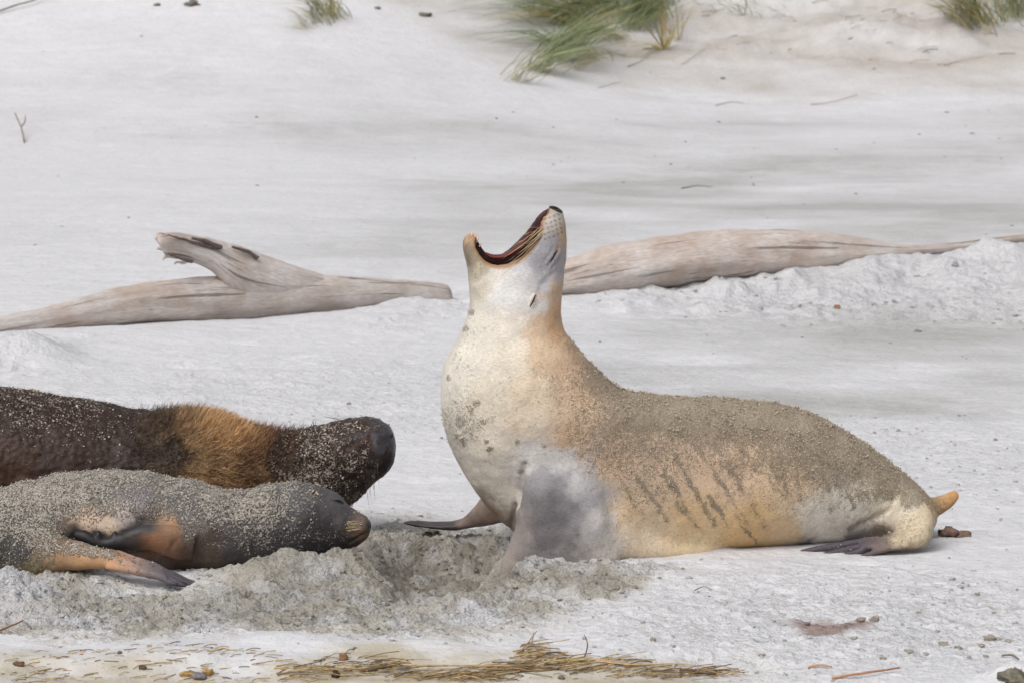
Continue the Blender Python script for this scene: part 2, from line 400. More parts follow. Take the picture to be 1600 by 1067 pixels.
def sand_tint(x, Y, z):
    z0 = base_z(x, Y); P2 = np.stack([x, Y], 1)
    px, row, wx, wr, churn, lumps, pebbly = fields(x, Y, z0)
    DRY, GREY, DAMP, DARK, BEIGE, DUNE = [SANDK * lin(c) for c in ((220, 219, 221), (184, 183, 180), (196, 190, 179), (152, 145, 133), (184, 173, 149), (188, 181, 174))]
    far = sstep(0, 16, Y); st = fbm(np.stack([x * .3, Y * (1 - .72 * far)], 1), 0.9, 4, 81, .55)           # wind-drawn streaks
    grey = np.maximum.reduce([ell(wx, wr, 1290, 570, 440, 75, .5), 0.9 * ell(wx, wr, 1150, 330, 520, 62, .6), .45 * ell(wx, wr, 1250, 220, 700, 45, .6), 0.45 * ell(wx, wr, 620, 400, 200, 45, .6), .35 * ell(wx, wr, 350, 210, 420, 14, .7), .3 * ell(wx, wr, 200, 130, 300, 14, .8)])
    grey = np.clip(grey * (0.85 + 0.9 * st) + 0.30 * np.maximum(st - .05, 0) * sstep(700, 500, row), 0, 1)
    grey = np.maximum(grey, 0.35 * pebbly * sstep(-.1, .5, fbm(P2, .12, 3, 83)))
    C = DRY + (GREY - DRY) * grey[:, None]
    dune = sstep(31.0, 33.5, Y + .8 * fbm(P2, 1.2, 3, 86)) * sstep(-2.5, 1.2, x + 1.2 * fbm(P2, 1.5, 3, 85)); dune *= 0.75 + .5 * fbm(P2 * np.array([.5, 1.2]), .8, 3, 87)
    C = C + (DUNE - C) * np.clip(dune, 0, 1)[:, None]
    churn_t = churn * (1 - .85 * ell(wx, wr, 25, 935, 75, 34, .4)); ch = np.clip(churn_t * (0.80 + 1.0 * fbm(P2, .20, 4, 84, .6)), 0, 1); C = C + (DAMP - C) * ch[:, None]
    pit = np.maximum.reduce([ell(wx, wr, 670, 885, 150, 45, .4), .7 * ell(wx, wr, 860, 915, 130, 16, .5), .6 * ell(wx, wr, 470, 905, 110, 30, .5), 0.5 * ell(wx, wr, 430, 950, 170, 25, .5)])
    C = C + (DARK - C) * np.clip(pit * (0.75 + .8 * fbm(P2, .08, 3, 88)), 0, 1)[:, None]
    be = sstep(1012, 1034, row + 16 * fbm(P2, .4, 3, 61) - 10 * ell(px, row, 230, 1060, 260, 60)) * (1 - sstep(1020, 1220, px + 80 * fbm(P2, .3, 2, 90)))
    C = C + (BEIGE - C) * (0.85 * be * (0.8 + .5 * fbm(P2 * np.array([.4, 1]), .12, 3, 91)))[:, None].clip(0, 1)
    slime = ell(wx, wr, 1300, 981, 52, 11, .4); C = C + (SANDK * lin((150, 128, 120)) - C) * (slime * .9)[:, None]
    # old dry crust standing above the damp
    return np.clip(C, 0.02, 0.8), np.clip(np.maximum(churn, 0.6 * np.maximum(pebbly, lumps)), 0, 1)

def spaced(a, b, s0, s1):
    n = max(2, int(round((b - a) / ((s0 + s1) / 2)))); t = np.linspace(0, 1, n, endpoint=False)
    w = s0 * t + (s1 - s0) * t * t / 2; return a + (b - a) * w / (s0 + (s1 - s0) / 2)
Ys = np.concatenate([spaced(-60, -3, 6, 0.4), spaced(-3, -2.5, .06, .02), spaced(-2.5, 1.4, .0075, .0085), spaced(1.4, 9, .009, .036), spaced(9, 12, .036, .045), spaced(12, 31, .05, .14), spaced(31, 38, .08, .08), spaced(38, 60, .3, 3), np.linspace(60, 420, 14)])
U = np.concatenate([-0.18 - np.geomspace(0.004, 7, 26)[::-1], np.linspace(-0.18, 0.18, 560), 0.18 + np.geomspace(0.004, 7, 26)])
dist = np.maximum(Ys + 12, 9.0)
GX = U[None, :] * dist[:, None]; GY = np.repeat(Ys[:, None], len(U), 1)
gx, gy = GX.ravel(), GY.ravel(); gz = height(gx, gy)
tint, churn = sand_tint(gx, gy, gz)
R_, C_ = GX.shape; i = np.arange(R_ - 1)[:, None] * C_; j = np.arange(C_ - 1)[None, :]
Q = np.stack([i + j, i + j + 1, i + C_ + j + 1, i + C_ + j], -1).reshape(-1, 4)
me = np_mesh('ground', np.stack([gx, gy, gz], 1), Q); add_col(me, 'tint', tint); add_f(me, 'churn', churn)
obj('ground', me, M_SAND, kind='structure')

def ground_at(px, row):                   # the point of the sand seen at a pixel
    d = ray(px, row); Yv = np.concatenate([np.arange(-3.0, 3, .01), np.arange(3, 14, .03), np.arange(14, 45, .05)])
    s = (Yv - CAM[1]) / d[1]; P = CAM[None] + s[:, None] * d[None]
    k = np.nonzero(P[:, 2] <= height(P[:, 0], Yv))[0]
    k = k[0] if len(k) else len(Yv) - 1
    p = P[k].copy(); p[2] = height(p[:1], p[1:2])[0]; return p

# ------------------------------------------------------------------ loose clods of sand
def rock_verts():
    t = (1 + 5 ** .5) / 2
    v = np.array([(-1, t, 0), (1, t, 0), (-1, -t, 0), (1, -t, 0), (0, -1, t), (0, 1, t), (0, -1, -t), (0, 1, -t), (t, 0, -1), (t, 0, 1), (-t, 0, -1), (-t, 0, 1)]) / 1.9
    f = np.array([(0, 11, 5), (0, 5, 1), (0, 1, 7), (0, 7, 10), (0, 10, 11), (1, 5, 9), (5, 11, 4), (11, 10, 2), (10, 7, 6), (7, 1, 8), (3, 9, 4), (3, 4, 2), (3, 2, 6), (3, 6, 8), (3, 8, 9), (4, 9, 5), (2, 4, 11), (6, 2, 10), (8, 6, 7), (9, 8, 1)])
    return v, f
RV, RF = rock_verts()
def scatter_rocks(name, X, Y, S, squash=0.7, dark=1.0, sink=0.25):
    n = len(X); Z = height(X, Y)
    V = RV[None] * (1 + 0.35 * rng.standard_normal((n, 12, 1)).clip(-1.5, 1.5)) * S[:, None, None]
    V = V * np.stack([rng.uniform(.8, 1.5, n), rng.uniform(.8, 1.4, n), np.full(n, squash)], 1)[:, None, :]
    a = rng.uniform(0, 6.28, n); ca, sa = np.cos(a)[:, None], np.sin(a)[:, None]
    V = np.stack([V[..., 0] * ca - V[..., 1] * sa, V[..., 0] * sa + V[..., 1] * ca, V[..., 2]], -1)
    V = V + np.stack([X, Y, Z + S * squash * (0.6 - sink)], 1)[:, None, :]
    Fq = (RF[None] + (np.arange(n) * 12)[:, None, None]).reshape(-1, 3)
    m = np_mesh(name, V.reshape(-1, 3), Fq); c, k = sand_tint(X, Y, Z); c = c * (dark * rng.uniform(.75, 1.08, (n, 1)))
    add_col(m, 'tint', np.repeat(c, 12, 0)); add_f(m, 'churn', np.repeat(np.full(n, .9), 12)); return m
cx = rng.uniform(-2.1, 2.1, 60000); cy = rng.uniform(-2.3, 4.0, 60000)
_, _, _, _, ch_, lu_, pe_ = fields(cx, cy, base_z(cx, cy))
keep = rng.uniform(0, 1, 60000) < (0.28 * ch_ + 0.07 * pe_ + 0.006)
cx, cy = cx[keep], cy[keep]; S = 0.0022 + 0.0068 * rng.random(len(cx)) ** 3
m1 = scatter_rocks('clods', cx, cy, S)
obj('sand_crumbs', m1, M_SAND, kind='stuff', label='small crumbs of damp sand scattered over the churned beach', cat='sand crumbs')
cx = rng.uniform(0.2, 5.0, 9000); cy = rng.uniform(7.0, 10.4, 9000)
_, _, _, _, ch_, lu_, pe_ = fields(cx, cy, base_z(cx, cy)); keep = rng.random(9000) < 0.16 * lu_ * sstep(-.1, .5, fbm(np.stack([cx, cy], 1), .5, 2, 99))
cx, cy = cx[keep], cy[keep]
obj('sand_lumps', scatter_rocks('lumps', cx, cy, 0.006 + 0.030 * rng.random(len(cx)) ** 4, .55, 1.05, .4), M_SAND, kind='stuff', label='broken lumps of dry sand heaped before the right log', cat='sand lumps')

n_ = 260; by = -2.0 + 35 * rng.random(n_) ** 1.4; bx = rng.uniform(-.16, .16, n_) * (by + 12); k_ = fbm(np.stack([bx * .4, by], 1), 2.0, 2, 97) > -.15
bx, by = bx[k_], by[k_]; m1 = scatter_rocks('bits', bx, by, (.002 + .004 * rng.random(len(bx)) ** 2) * (1 + .10 * np.maximum(by, 0)), .5, .55, .3)
obj('beach_bits', m1, M_SAND, kind='stuff', label='small dark bits of debris sprinkled over the pale beach', cat='debris')

# ------------------------------------------------------------------ sea lions
def finish_animal(parts, v1, it1, cutters, v2, it2, fine=()):
    V, Fc = join(parts); me = remesh(pydata('raw', V, Fc), v1); smooth_mesh(me, it1)
    for c in cutters: me = cut(me, c)
    if fine:
        b_ = bmesh.new(); b_.from_mesh(me); t_ = pydata('toes', *join(fine)); b_.from_mesh(t_); b_.to_mesh(me); b_.free()
    me = remesh(me, v2); smooth_mesh(me, it2); return me
def animal_coat(me, samples, sandS, warp=7.0, soft=12.0, pw=2.0):
    V = get_v(me); px, row = project(V)
    wx = px + warp * fbm(V, 0.06, 3, 101) * 1.6; wr = row + warp * fbm(V, 0.06, 3, 103) * 1.6
    S = [(a, b) + tuple(lin(c)) for a, b, c in samples]
    C = idw(wx, wr, S, soft, pw); sd = idw(wx, wr, [(a, b, s) for a, b, s in sandS], 16)[:, 0]
    return V, px, row, C, sd
def on_part(V, loft, cand, tol=.006):
    b_ = BVHTree.FromPolygons([tuple(map(float, v)) for v in loft[0]], [tuple(int(i) for i in f) for f in loft[1]]); w = np.zeros(len(V))
    for q in np.nonzero(cand)[0]:
        h = b_.find_nearest(V[q], tol * 3)
        if h[0] is not None: w[q] = 1 - sstep(tol, tol * 3, h[3])
    return w
def ramp(x, stops):
    xs = [a for a, _ in stops]; cs = np.array([lin(c) for _, c in stops]); return np.stack([np.interp(x, xs, cs[:, k]) for k in range(3)], 1)
def segdist(px, row, a, b):
    a, b = np.array(a, float), np.array(b, float); d = b - a; t = np.clip(((px - a[0]) * d[0] + (row - a[1]) * d[1]) / (d @ d), 0, 1)
    return np.hypot(px - a[0] - t * d[0], row - a[1] - t * d[1]), t
def whisker(root, bvh, a, b, sag, mat, rad=0.0007, lift=0.012, yo=None):
    """a bristle from pixel a to pixel b, standing a little off the skin"""
    p, n = hit(bvh, *a)
    if p is None: return
    e = at(b[0], b[1], p[1] - lift - (0.0 if yo is None else yo))
    mid = (p + e) / 2 + np.array([0, -lift * .6, sag])
    V, f = tube([p + np.array([0, .003, 0]), mid, e], [rad, rad * .8, rad * .25], 5, 4)
    obj('whisker', place(pydata('whisker', V, f), root.location), mat, root)
def ellipsoid(c, ax, n=14, m=9):
    """c centre, ax three axis vectors"""
    V, Fc = [], []
    for i in range(m + 1):
        th = math.pi * i / m
        for j in range(n):
            ph = 2 * math.pi * j / n
            V.append(c + ax[0] * math.sin(th) * math.cos(ph) + ax[1] * math.sin(th) * math.sin(ph) + ax[2] * math.cos(th))
    for i in range(m):
        for j in range(n):
            Fc.append((i * n + j, i * n + (j + 1) % n, (i + 1) * n + (j + 1) % n, (i + 1) * n + j))
    return np.array(V), Fc
def wpx(v): return np.array(v, float) * 0.00219      # pixels at the animals' distance -> metres

def caked(root, V, N, sd, n, s0, s1, c, vis=lambda P: True, lo=.3):
    w = np.maximum(sd - lo, 0) ** 1.3 * (N[:, 1] < .5) * sstep(-.25, .35, fbm(V, .06, 4, 171)); idx = rng.choice(len(V), n, p=w / w.sum())
    S = s0 + (s1 - s0) * rng.random(n) ** 3; P = V[idx] + N[idx] * (S * .25)[:, None] + rng.normal(0, .003, (n, 3))
    Q_ = RV[None] * (1 + .35 * rng.standard_normal((n, 12, 1)).clip(-1.5, 1.5)) * S[:, None, None] * rng.uniform(.7, 1.3, (n, 1, 3)) + P[:, None, :]
    m = np_mesh('caked_sand', Q_.reshape(-1, 3), (RF[None] + (np.arange(n) * 12)[:, None, None]).reshape(-1, 3))
    add_col(m, 'tint', np.repeat(lin(c)[None] * rng.uniform(.45, 1.15, (n, 1)), 12, 0)); obj('caked_sand', place(m, root.location), M_CRUMB, root, kind='stuff')
t = NT('sand_crumb'); M_CRUMB = t.done(t.attr('tint').outputs['Color'], .95)
M_FUR_A = fur_material('pale_coat', (192, 177, 155), (100, 90, 75), 1.15, gloss=0.62, soft=.19, bk=.5)
M_FUR_B = fur_material('dark_coat', (176, 164, 152), (130, 116, 104), .6, gloss=0.5)
M_FUR_C = fur_material('grey_coat', (180, 174, 164), (104, 97, 88), .62, gloss=0.55)
M_NOSE = plain('nose_skin', (52, 46, 44), 0.4, 120, .25, .2)
M_EYE = plain('eye_dark', (30, 24, 22), 0.25, 50, .1)
M_WHISK_L = plain('whisker_pale', (205, 180, 140), .5, 30, .1)
M_WHISK_D = plain('whisker_dark', (70, 60, 54), .5, 30, .1)
M_TOOTH = plain('tooth', (214, 176, 150), .35, 200, .15)
M_TONGUE = plain('tongue', (92, 36, 32), .3, 90, .4, .6)
M_EAR_A = plain('ear_pale', (200, 190, 180), .7, 150, .15, .2)
M_EAR_IN = plain('ear_inner', (58, 46, 40), .7, 150, .15)
M_EAR_C = plain('ear_tan', (196, 178, 146), .7, 150, .15, .2)

# ---- A: the pale roaring sea lion
YA = 0.12
torso = rings([  # front/belly px,row ; back px,row ; half width ; Y offset   (order: back as the upper point)
    (881, 440, 736, 440, .130, 0), (877, 478, 733, 480, .140, 0), (880, 513, 720, 522, .160, 0), (905, 545, 700, 556, .185, 0),
    (938, 583, 689, 592, .205, 0), (975, 612, 688, 632, .22, .01), (1020, 618, 698, 682, .23, .02), (1060, 621, 722, 735, .235, .04),
    (1100, 622, 765, 795, .235, .06), (1130, 623, 830, 848, .235, .08), (1160, 625, 920, 873, .235, .11), (1195, 628, 1000, 876, .235, .14),
    (1235, 636, 1080, 867, .23, .17), (1280, 651, 1160, 857, .22, .20), (1325, 675, 1230, 852, .205, .24), (1370, 706, 1290, 848, .18, .27),
    (1412, 740, 1345, 846, .15, .29), (1445, 768, 1400, 842, .115, .30), (1462, 795, 1437, 838, .07, .30), (1466, 812, 1455, 830, .03, .30)], YA, per=6, pw=.86)
head = rings([(877, 490, 733, 490, .135, 0), (880, 455, 738, 455, .128, 0), (884, 425, 752, 425, .120, 0), (887, 400, 768, 408, .113, 0),
    (887, 378, 790, 392, .102, 0), (886, 360, 812, 372, .086, 0), (884, 345, 828, 350, .072, 0), (881, 334, 838, 334, .060, 0), (878, 326, 845, 327, .046, 0), (869, 322, 852, 323, .020, 0)], YA, per=5)
jaw = rings([(800, 450, 734, 470, .11, 0), (782, 418, 731, 430, .095, 0), (764, 399, 726, 402, .075, 0), (755, 387, 721, 386, .062, 0), (752, 378, 721, 375, .056, 0), (747, 370, 725, 368, .044, 0), (741, 365, 730, 364, .022, 0)], YA, per=5)
arm = rings([(925, 690, 822, 700, .05, -.085), (940, 735, 806, 752, .09, -.125), (950, 790, 806, 805, .095, -.145), (958, 830, 797, 842, .09, -.15), (966, 868, 783, 878, .075, -.15), (970, 900, 772, 905, .055, -.15), (972, 930, 765, 930, .03, -.15)], YA, per=5)
axilla = limb([(915, 765, 40, .09, -.06), (955, 815, 46, .10, -.065), (990, 848, 36, .11, -.035), (1050, 858, 22, .10, .03), (1120, 856, 12, .08, .09)], YA, per=5)
far_arm = limb([(800, 775, 42, .06, .16), (765, 797, 25, .05, .20), (735, 813, 13, .035, .25), (708, 821, 7.5, .05, .28), (670, 820, 6, .055, .30), (640, 816, 4, .04, .30), (626, 815, 2, .02, .30)], YA, per=5)
thigh = limb([(1400, 790, 40, .10, .14), (1432, 815, 34, .09, .08), (1438, 836, 20, .07, .03), (1405, 844, 14, .06, .0), (1370, 850, 9, .06, -.02), (1340, 853, 6, .05, -.03)], YA, per=5)
toes = [limb([(x0 + 25, y0 - 4, 6, .016, o + .02), (x0, y0, 5.5, .015, o), ((x0 + x1) / 2, (y0 + y1) / 2 + 1, 5, .014, o - .015), (x1 + 10, y1 - 1, 4, .012, o - .025), (x1, y1, 2, .007, o - .025)], YA, per=4)
        for x0, y0, x1, y1, o in ((1350, 845, 1250, 861, .03), (1362, 849, 1284, 866, -.01), (1376, 851, 1312, 868, -.04), (1396, 853, 1342, 869, -.065))]
stub = limb([(1440, 800, 20, .03, .34), (1470, 787, 15, .028, .36), (1487, 777, 12, .024, .37), (1496, 769, 8, .015, .37), (1499, 766, 3, .006, .37)], YA, per=4)
# mouth: a trench along the lips, lower on the near side
LIP = [((852, 318), (-.35, -1.0)), ((836, 334), (-.85, -.5)), ((826, 350), (-.85, -.55)), ((810, 369), (-.75, -.65)), ((793, 382), (-.55, -.85)), ((775, 390), (-.15, -1)), ((761, 387), (.35, -.95)), ((753, 380), (.75, -.65)), ((750, 370), (.97, -.25))]
NEAR = [6, 14, 20, 25, 27, 23, 16, 8, 2]
def trench(y0, y1, depth, outer=26, extra=None, raw=False):
    pr = []
    K = catmull([list(p) + list(np.array(n) / np.hypot(*n)) + [d] for (p, n), d in zip(LIP, depth)], 2)
    for k in range(len(K) - 1):
        V = []
        for (x, y, nx, ny, dp) in (K[k] - (K[k + 1] - K[k]) * .08, K[k + 1] + (K[k + 1] - K[k]) * .08):
            for yy in (y0, y1):
                for q in (-dp, outer):
                    V.append(at(x + nx * q, y + ny * q, YA) + np.array([0, yy, 0]))
        pr.append((np.array(V), [(0, 1, 3, 2), (4, 6, 7, 5), (0, 4, 5, 1), (2, 3, 7, 6), (0, 2, 6, 4), (1, 5, 7, 3)]))
    V, Fc = join(pr + (extra or [])); me = pydata('trench', V, Fc, False)
    if raw: return pr
    b_ = bmesh.new(); b_.from_mesh(me); bmesh.ops.recalc_face_normals(b_, faces=b_.faces); b_.to_mesh(me); b_.free()
    me = remesh(me, .004); smooth_mesh(me, 3); return me
DEEP = [n + d for n, d in zip(NEAR, (4, 10, 16, 22, 26, 22, 14, 7, 3))]
cutB = trench(-.048, .030, DEEP); cutA = trench(-.30, .030, NEAR, extra=trench(-.048, .030, DEEP, raw=True))
meA = finish_animal([torso, head, jaw, arm, axilla, far_arm, thigh, stub], .011, 12, [cutA], .0055, 2, toes)
coatA = [(862, 345, (206, 196, 186)), (845, 360, (196, 186, 178)), (870, 332, (190, 180, 168)), (850, 385, (158, 155, 162)), (868, 372, (150, 146, 152)), (884, 360, (206, 168, 124)), (886, 378, (206, 170, 128)),  # coat tones with some of the body's shading gradient left in the colour
    (838, 405, (172, 170, 176)), (868, 405, (166, 162, 168)), (880, 420, (176, 170, 172)), (815, 425, (206, 204, 206)), (850, 440, (194, 192, 196)), (780, 425, (222, 214, 204)), (755, 410, (196, 180, 152)), (733, 392, (150, 138, 118)), (742, 378, (214, 174, 134)), (730, 372, (200, 160, 120)),
    (745, 450, (206, 196, 178)), (790, 465, (220, 218, 216)), (830, 470, (214, 210, 206)), (866, 455, (204, 168, 128)), (872, 485, (202, 160, 118)), (868, 515, (206, 162, 118)), (845, 505, (212, 180, 144)), (800, 510, (222, 212, 196)), (750, 510, (220, 212, 198)),
    (735, 560, (222, 214, 200)), (790, 560, (224, 212, 192)), (850, 560, (218, 188, 154)), (890, 560, (200, 166, 132)), (700, 610, (222, 214, 200)), (760, 620, (222, 210, 188)), (830, 620, (218, 198, 170)), (900, 620, (204, 172, 138)),
    (705, 680, (218, 210, 196)), (760, 690, (222, 210, 192)), (740, 740, (218, 208, 194)), (790, 780, (216, 206, 192)), (820, 660, (218, 200, 176)), (890, 680, (206, 172, 138)), (830, 715, (210, 205, 200)), (870, 720, (200, 196, 194)), (905, 760, (190, 186, 184)), (845, 748, (140, 136, 140)), (875, 755, (124, 120, 125)), (835, 780, (114, 110, 113)), (865, 780, (98, 94, 98)), (895, 790, (122, 117, 121)), (870, 805, (98, 93, 97)), (845, 815, (102, 97, 99)), (895, 820, (136, 130, 132)), (820, 840, (146, 136, 132)), (855, 845, (108, 102, 104)), (890, 850, (124, 118, 118)), (830, 870, (128, 120, 118)), (870, 875, (146, 138, 136)), (915, 865, (178, 170, 166)), (915, 780, (158, 155, 158)), (925, 830, (180, 175, 173)), (792, 870, (158, 146, 136)), (935, 810, (206, 200, 196)), (945, 855, (206, 196, 186)),
    (980, 650, (200, 172, 144)), (1100, 660, (204, 176, 148)), (1250, 680, (200, 176, 148)), (1380, 750, (204, 188, 162)), (960, 730, (208, 176, 144)), (1060, 740, (216, 184, 152)), (1150, 750, (218, 186, 154)), (1240, 760, (216, 186, 150)),
    (980, 800, (214, 184, 146)), (1080, 810, (218, 184, 136)), (1180, 815, (216, 178, 122)), (1000, 850, (222, 200, 168)), (1090, 850, (230, 204, 160)), (1170, 840, (226, 184, 124)), (1225, 825, (216, 184, 140)), (1275, 815, (224, 214, 198)), (1330, 800, (222, 212, 196)), (1300, 840, (222, 212, 198)), (1370, 790, (208, 196, 176)), (1420, 790, (210, 198, 174)), (1445, 820, (206, 188, 156)), (1420, 845, (204, 184, 150)),  # underside of the belly brightened: bounce light from the sand painted into the coat
    (1375, 850, (128, 110, 100)), (1330, 855, (84, 76, 84)), (1270, 862, (82, 74, 80)), (1340, 866, (84, 76, 86)), (1478, 785, (200, 160, 110)), (1494, 770, (214, 150, 62)), (1485, 795, (190, 140, 80)),
    (770, 800, (150, 124, 106)), (735, 815, (126, 108, 98)), (700, 822, (70, 64, 64)), (640, 817, (64, 60, 60))]
sandA = [(935, 585, .62), (905, 545, .30), (980, 640, .74), (1060, 650, .78), (1150, 650, .78), (1250, 670, .80), (1330, 710, .82), (1400, 755, .78), (1430, 775, .66), (960, 690, .40), (1050, 700, .36), (1150, 710, .38), (1230, 720, .50), (1300, 745, .58), (1350, 770, .40), (920, 660, .34), (1300, 780, .2), (880, 610, .26), (860, 560, .10), (1000, 760, .30), (1100, 760, .18), (1200, 770, .20), (1260, 780, .26), (1000, 830, .13), (1100, 830, .12), (1200, 830, .06), (1290, 815, .04), (1400, 800, .08), (1440, 810, .14), (1420, 840, .24), (1370, 838, .5), (1350, 800, .08), (1425, 825, .24), (1330, 850, .34), (1270, 860, .1), (1300, 868, .1),
    (820, 620, .10), (760, 620, .08), (725, 655, .32), (735, 630, .24), (700, 600, .12), (720, 545, .2), (760, 560, .03), (790, 700, .04), (760, 740, .03), (860, 760, .03), (870, 820, .05), (930, 800, .04), (800, 860, .1), (850, 870, .16), (735, 480, .18), (730, 520, .18), (728, 400, .26), (735, 430, .20), (760, 480, .0), (765, 430, .0), (800, 470, .0), (850, 400, .0), (860, 350, .0), (860, 480, .03), (1470, 785, .4), (1494, 770, .08), (750, 800, .1), (700, 820, .12), (640, 816, .1), (965, 815, .20), (840, 655, .12)]
V, px, row, C, sd = animal_coat(meA, coatA, sandA)
STREAKS = [((1085, 690), (1150, 790), 6), ((1120, 700), (1182, 800), 7), ((1150, 690), (1210, 760), 6), ((1192, 675), (1215, 720), 4), ((1060, 720), (1105, 800), 7), ((1040, 740), (1075, 800), 7), ((1000, 750), (1035, 800), 6), ((980, 770), (1000, 800), 5), ((1215, 715), (1226, 760), 4), ((1244, 730), (1250, 770), 4), ((1290, 735), (1296, 785), 6), ((1110, 780), (1135, 815), 5), ((1060, 790), (1090, 825), 4), ((1145, 800), (1175, 840), 3), ((1315, 755), (1330, 785), 5), ((1350, 770), (1400, 772), 5), ((1200, 740), (1235, 745), 3)]
wob = 4 * fbm(V, .05, 3, 131)
for a, b, wd in [((a[0] - .15 * (b[0] - a[0]), a[1] - .15 * (b[1] - a[1])), (b[0] + .25 * (b[0] - a[0]), b[1] + .25 * (b[1] - a[1])), wd) for a, b, wd in STREAKS]:
    d, t = segdist(px + wob, row + 4 * fbm(V, .03, 2, 133), a, b); sd = np.maximum(sd, 0.80 * (1 - sstep(0, wd * 1.5, d)) * np.clip(0.72 + .8 * fbm(V, .07, 3, 135), 0, 1) * (1 - .3 * t)); C *= (1 - .12 * (1 - sstep(0, wd * 1.1, d)))[:, None]
for x, y, r in ((720, 658, 16), (735, 640, 9), (725, 690, 10), (715, 680, 8), (765, 702, 8), (808, 690, 6), (745, 630, 8), (738, 490, 8), (728, 515, 8), (732, 410, 8), (700, 590, 6), (756, 660, 7), (760, 690, 5), (850, 695, 5), (812, 735, 6)):
    d = np.hypot(px + wob - x, row + wob - y); sd = np.maximum(sd, .5 * (1 - sstep(r * .3, r * 1.3, d)))
w = on_part(V, join(toes), (px > 1235) & (px < 1400) & (row > 830)) * (1 - sstep(1365, 1395, px))
C = C + (ramp(px, [(1250, (82, 74, 80)), (1340, (84, 76, 86)), (1390, (120, 104, 96))]) - C) * w[:, None]; sd = sd * (1 - w) + w * .30 * sstep(-.1, .4, fbm(V, .03, 2, 139))
# mouth colours
bA, bB = bvh_of(cutA), bvh_of(cutB)
nearhead = np.nonzero((px > 715) & (px < 895) & (row < 430))[0]
kA = np.full(len(V), 9.0); kB = np.full(len(V), 9.0)
for q in nearhead:
    kA[q] = bA.find_nearest(V[q])[3]; kB[q] = bB.find_nearest(V[q])[3]
dm = np.minimum(kA, kB)
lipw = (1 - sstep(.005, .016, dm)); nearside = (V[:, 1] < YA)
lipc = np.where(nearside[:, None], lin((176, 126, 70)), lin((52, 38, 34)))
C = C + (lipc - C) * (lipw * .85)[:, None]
inside = (1 - sstep(.003, .0065, kB)) * (V[:, 1] > YA - .056)
deep = np.clip(fbm(V, .02, 2, 137) * .5 + .5, 0, 1)
C = C + ((lin((40, 22, 20)) * (1 - deep[:, None]) + lin((94, 34, 28)) * deep[:, None]) - C) * inside[:, None]
sd *= 1 - np.clip(lipw + inside, 0, 1)
# whisker-bed spots on the muzzle
for k in range(5):
    for q in range(5):
        x, y = 846 + k * 6.5 + q * 1.5, 346 + q * 7 - k * 2.5
        d = np.hypot(px - x, (row - y)); C *= (1 - .55 * (1 - sstep(.8, 2.6, d)))[:, None]
fold = np.zeros(len(V))
for a, b, wd, dp in (((872, 498), (884, 524), 4, .006), ((866, 512), (880, 530), 4, .005), ((820, 725), (806, 790), 4, .013), ((806, 790), (788, 860), 4, .010), ((808, 790), (826, 730), 3, .004), ((905, 838), (925, 872), 4, .006), ((893, 850), (915, 878), 3, .004), ((745, 440), (765, 425), 5, .004), ((1330, 828), (1395, 795), 5, .010), ((858, 440), (838, 462), 6, .004)):
    d, t = segdist(px, row, a, b); fold += dp * np.exp(-(d / wd) ** 2)
bul = .007 * np.exp(-(((px - 866) / 11) ** 2 + ((row - 402) / 12) ** 2)) + .006 * np.exp(-(((px - 834) / 8) ** 2 + ((row - 466) / 9) ** 2)) + .006 * np.exp(-(((px - 850) / 16) ** 2 + ((row - 352) / 16) ** 2))
for a, b, wd, dp in (((857, 415), (872, 388), 2.0, .006), ((863, 420), (879, 398), 2.2, .004), ((852, 408), (866, 386), 2.4, .003), ((830, 400), (850, 425), 5, .004), ((845, 445), (868, 425), 4, .004)):
    d, t = segdist(px, row, a, b); fold += dp * np.exp(-(d / wd) ** 2)
fold -= bul
N = get_n(meA); front = np.clip(-N[:, 1] * 2, 0, 1)
V = V + N * (0.0045 * fbm(V, .11, 3, 141) - fold * front + sd * 0.0030 * fbm(V, .013, 2, 143) + sd * .0015 + (1 - inside) * .0007 * fbm(V, .012, 2, 145))[:, None]
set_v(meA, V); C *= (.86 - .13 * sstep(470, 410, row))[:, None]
wet = np.clip(inside + .25 * lipw + ((px < 720) & (row > 800)) * .4 + ((px > 1240) & (px < 1385) & (row > 845)) * .3, 0, 1)
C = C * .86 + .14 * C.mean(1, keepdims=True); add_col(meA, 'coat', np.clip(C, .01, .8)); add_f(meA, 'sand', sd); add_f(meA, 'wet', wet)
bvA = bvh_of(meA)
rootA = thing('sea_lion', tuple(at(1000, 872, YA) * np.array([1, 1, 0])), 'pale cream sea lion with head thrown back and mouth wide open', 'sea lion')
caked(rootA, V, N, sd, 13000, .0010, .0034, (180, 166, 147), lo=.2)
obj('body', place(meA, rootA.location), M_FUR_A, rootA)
def child(name, VF, mat, root, **k):
    return obj(name, place(pydata(name, VF[0], VF[1]), root.location), mat, root, **k)
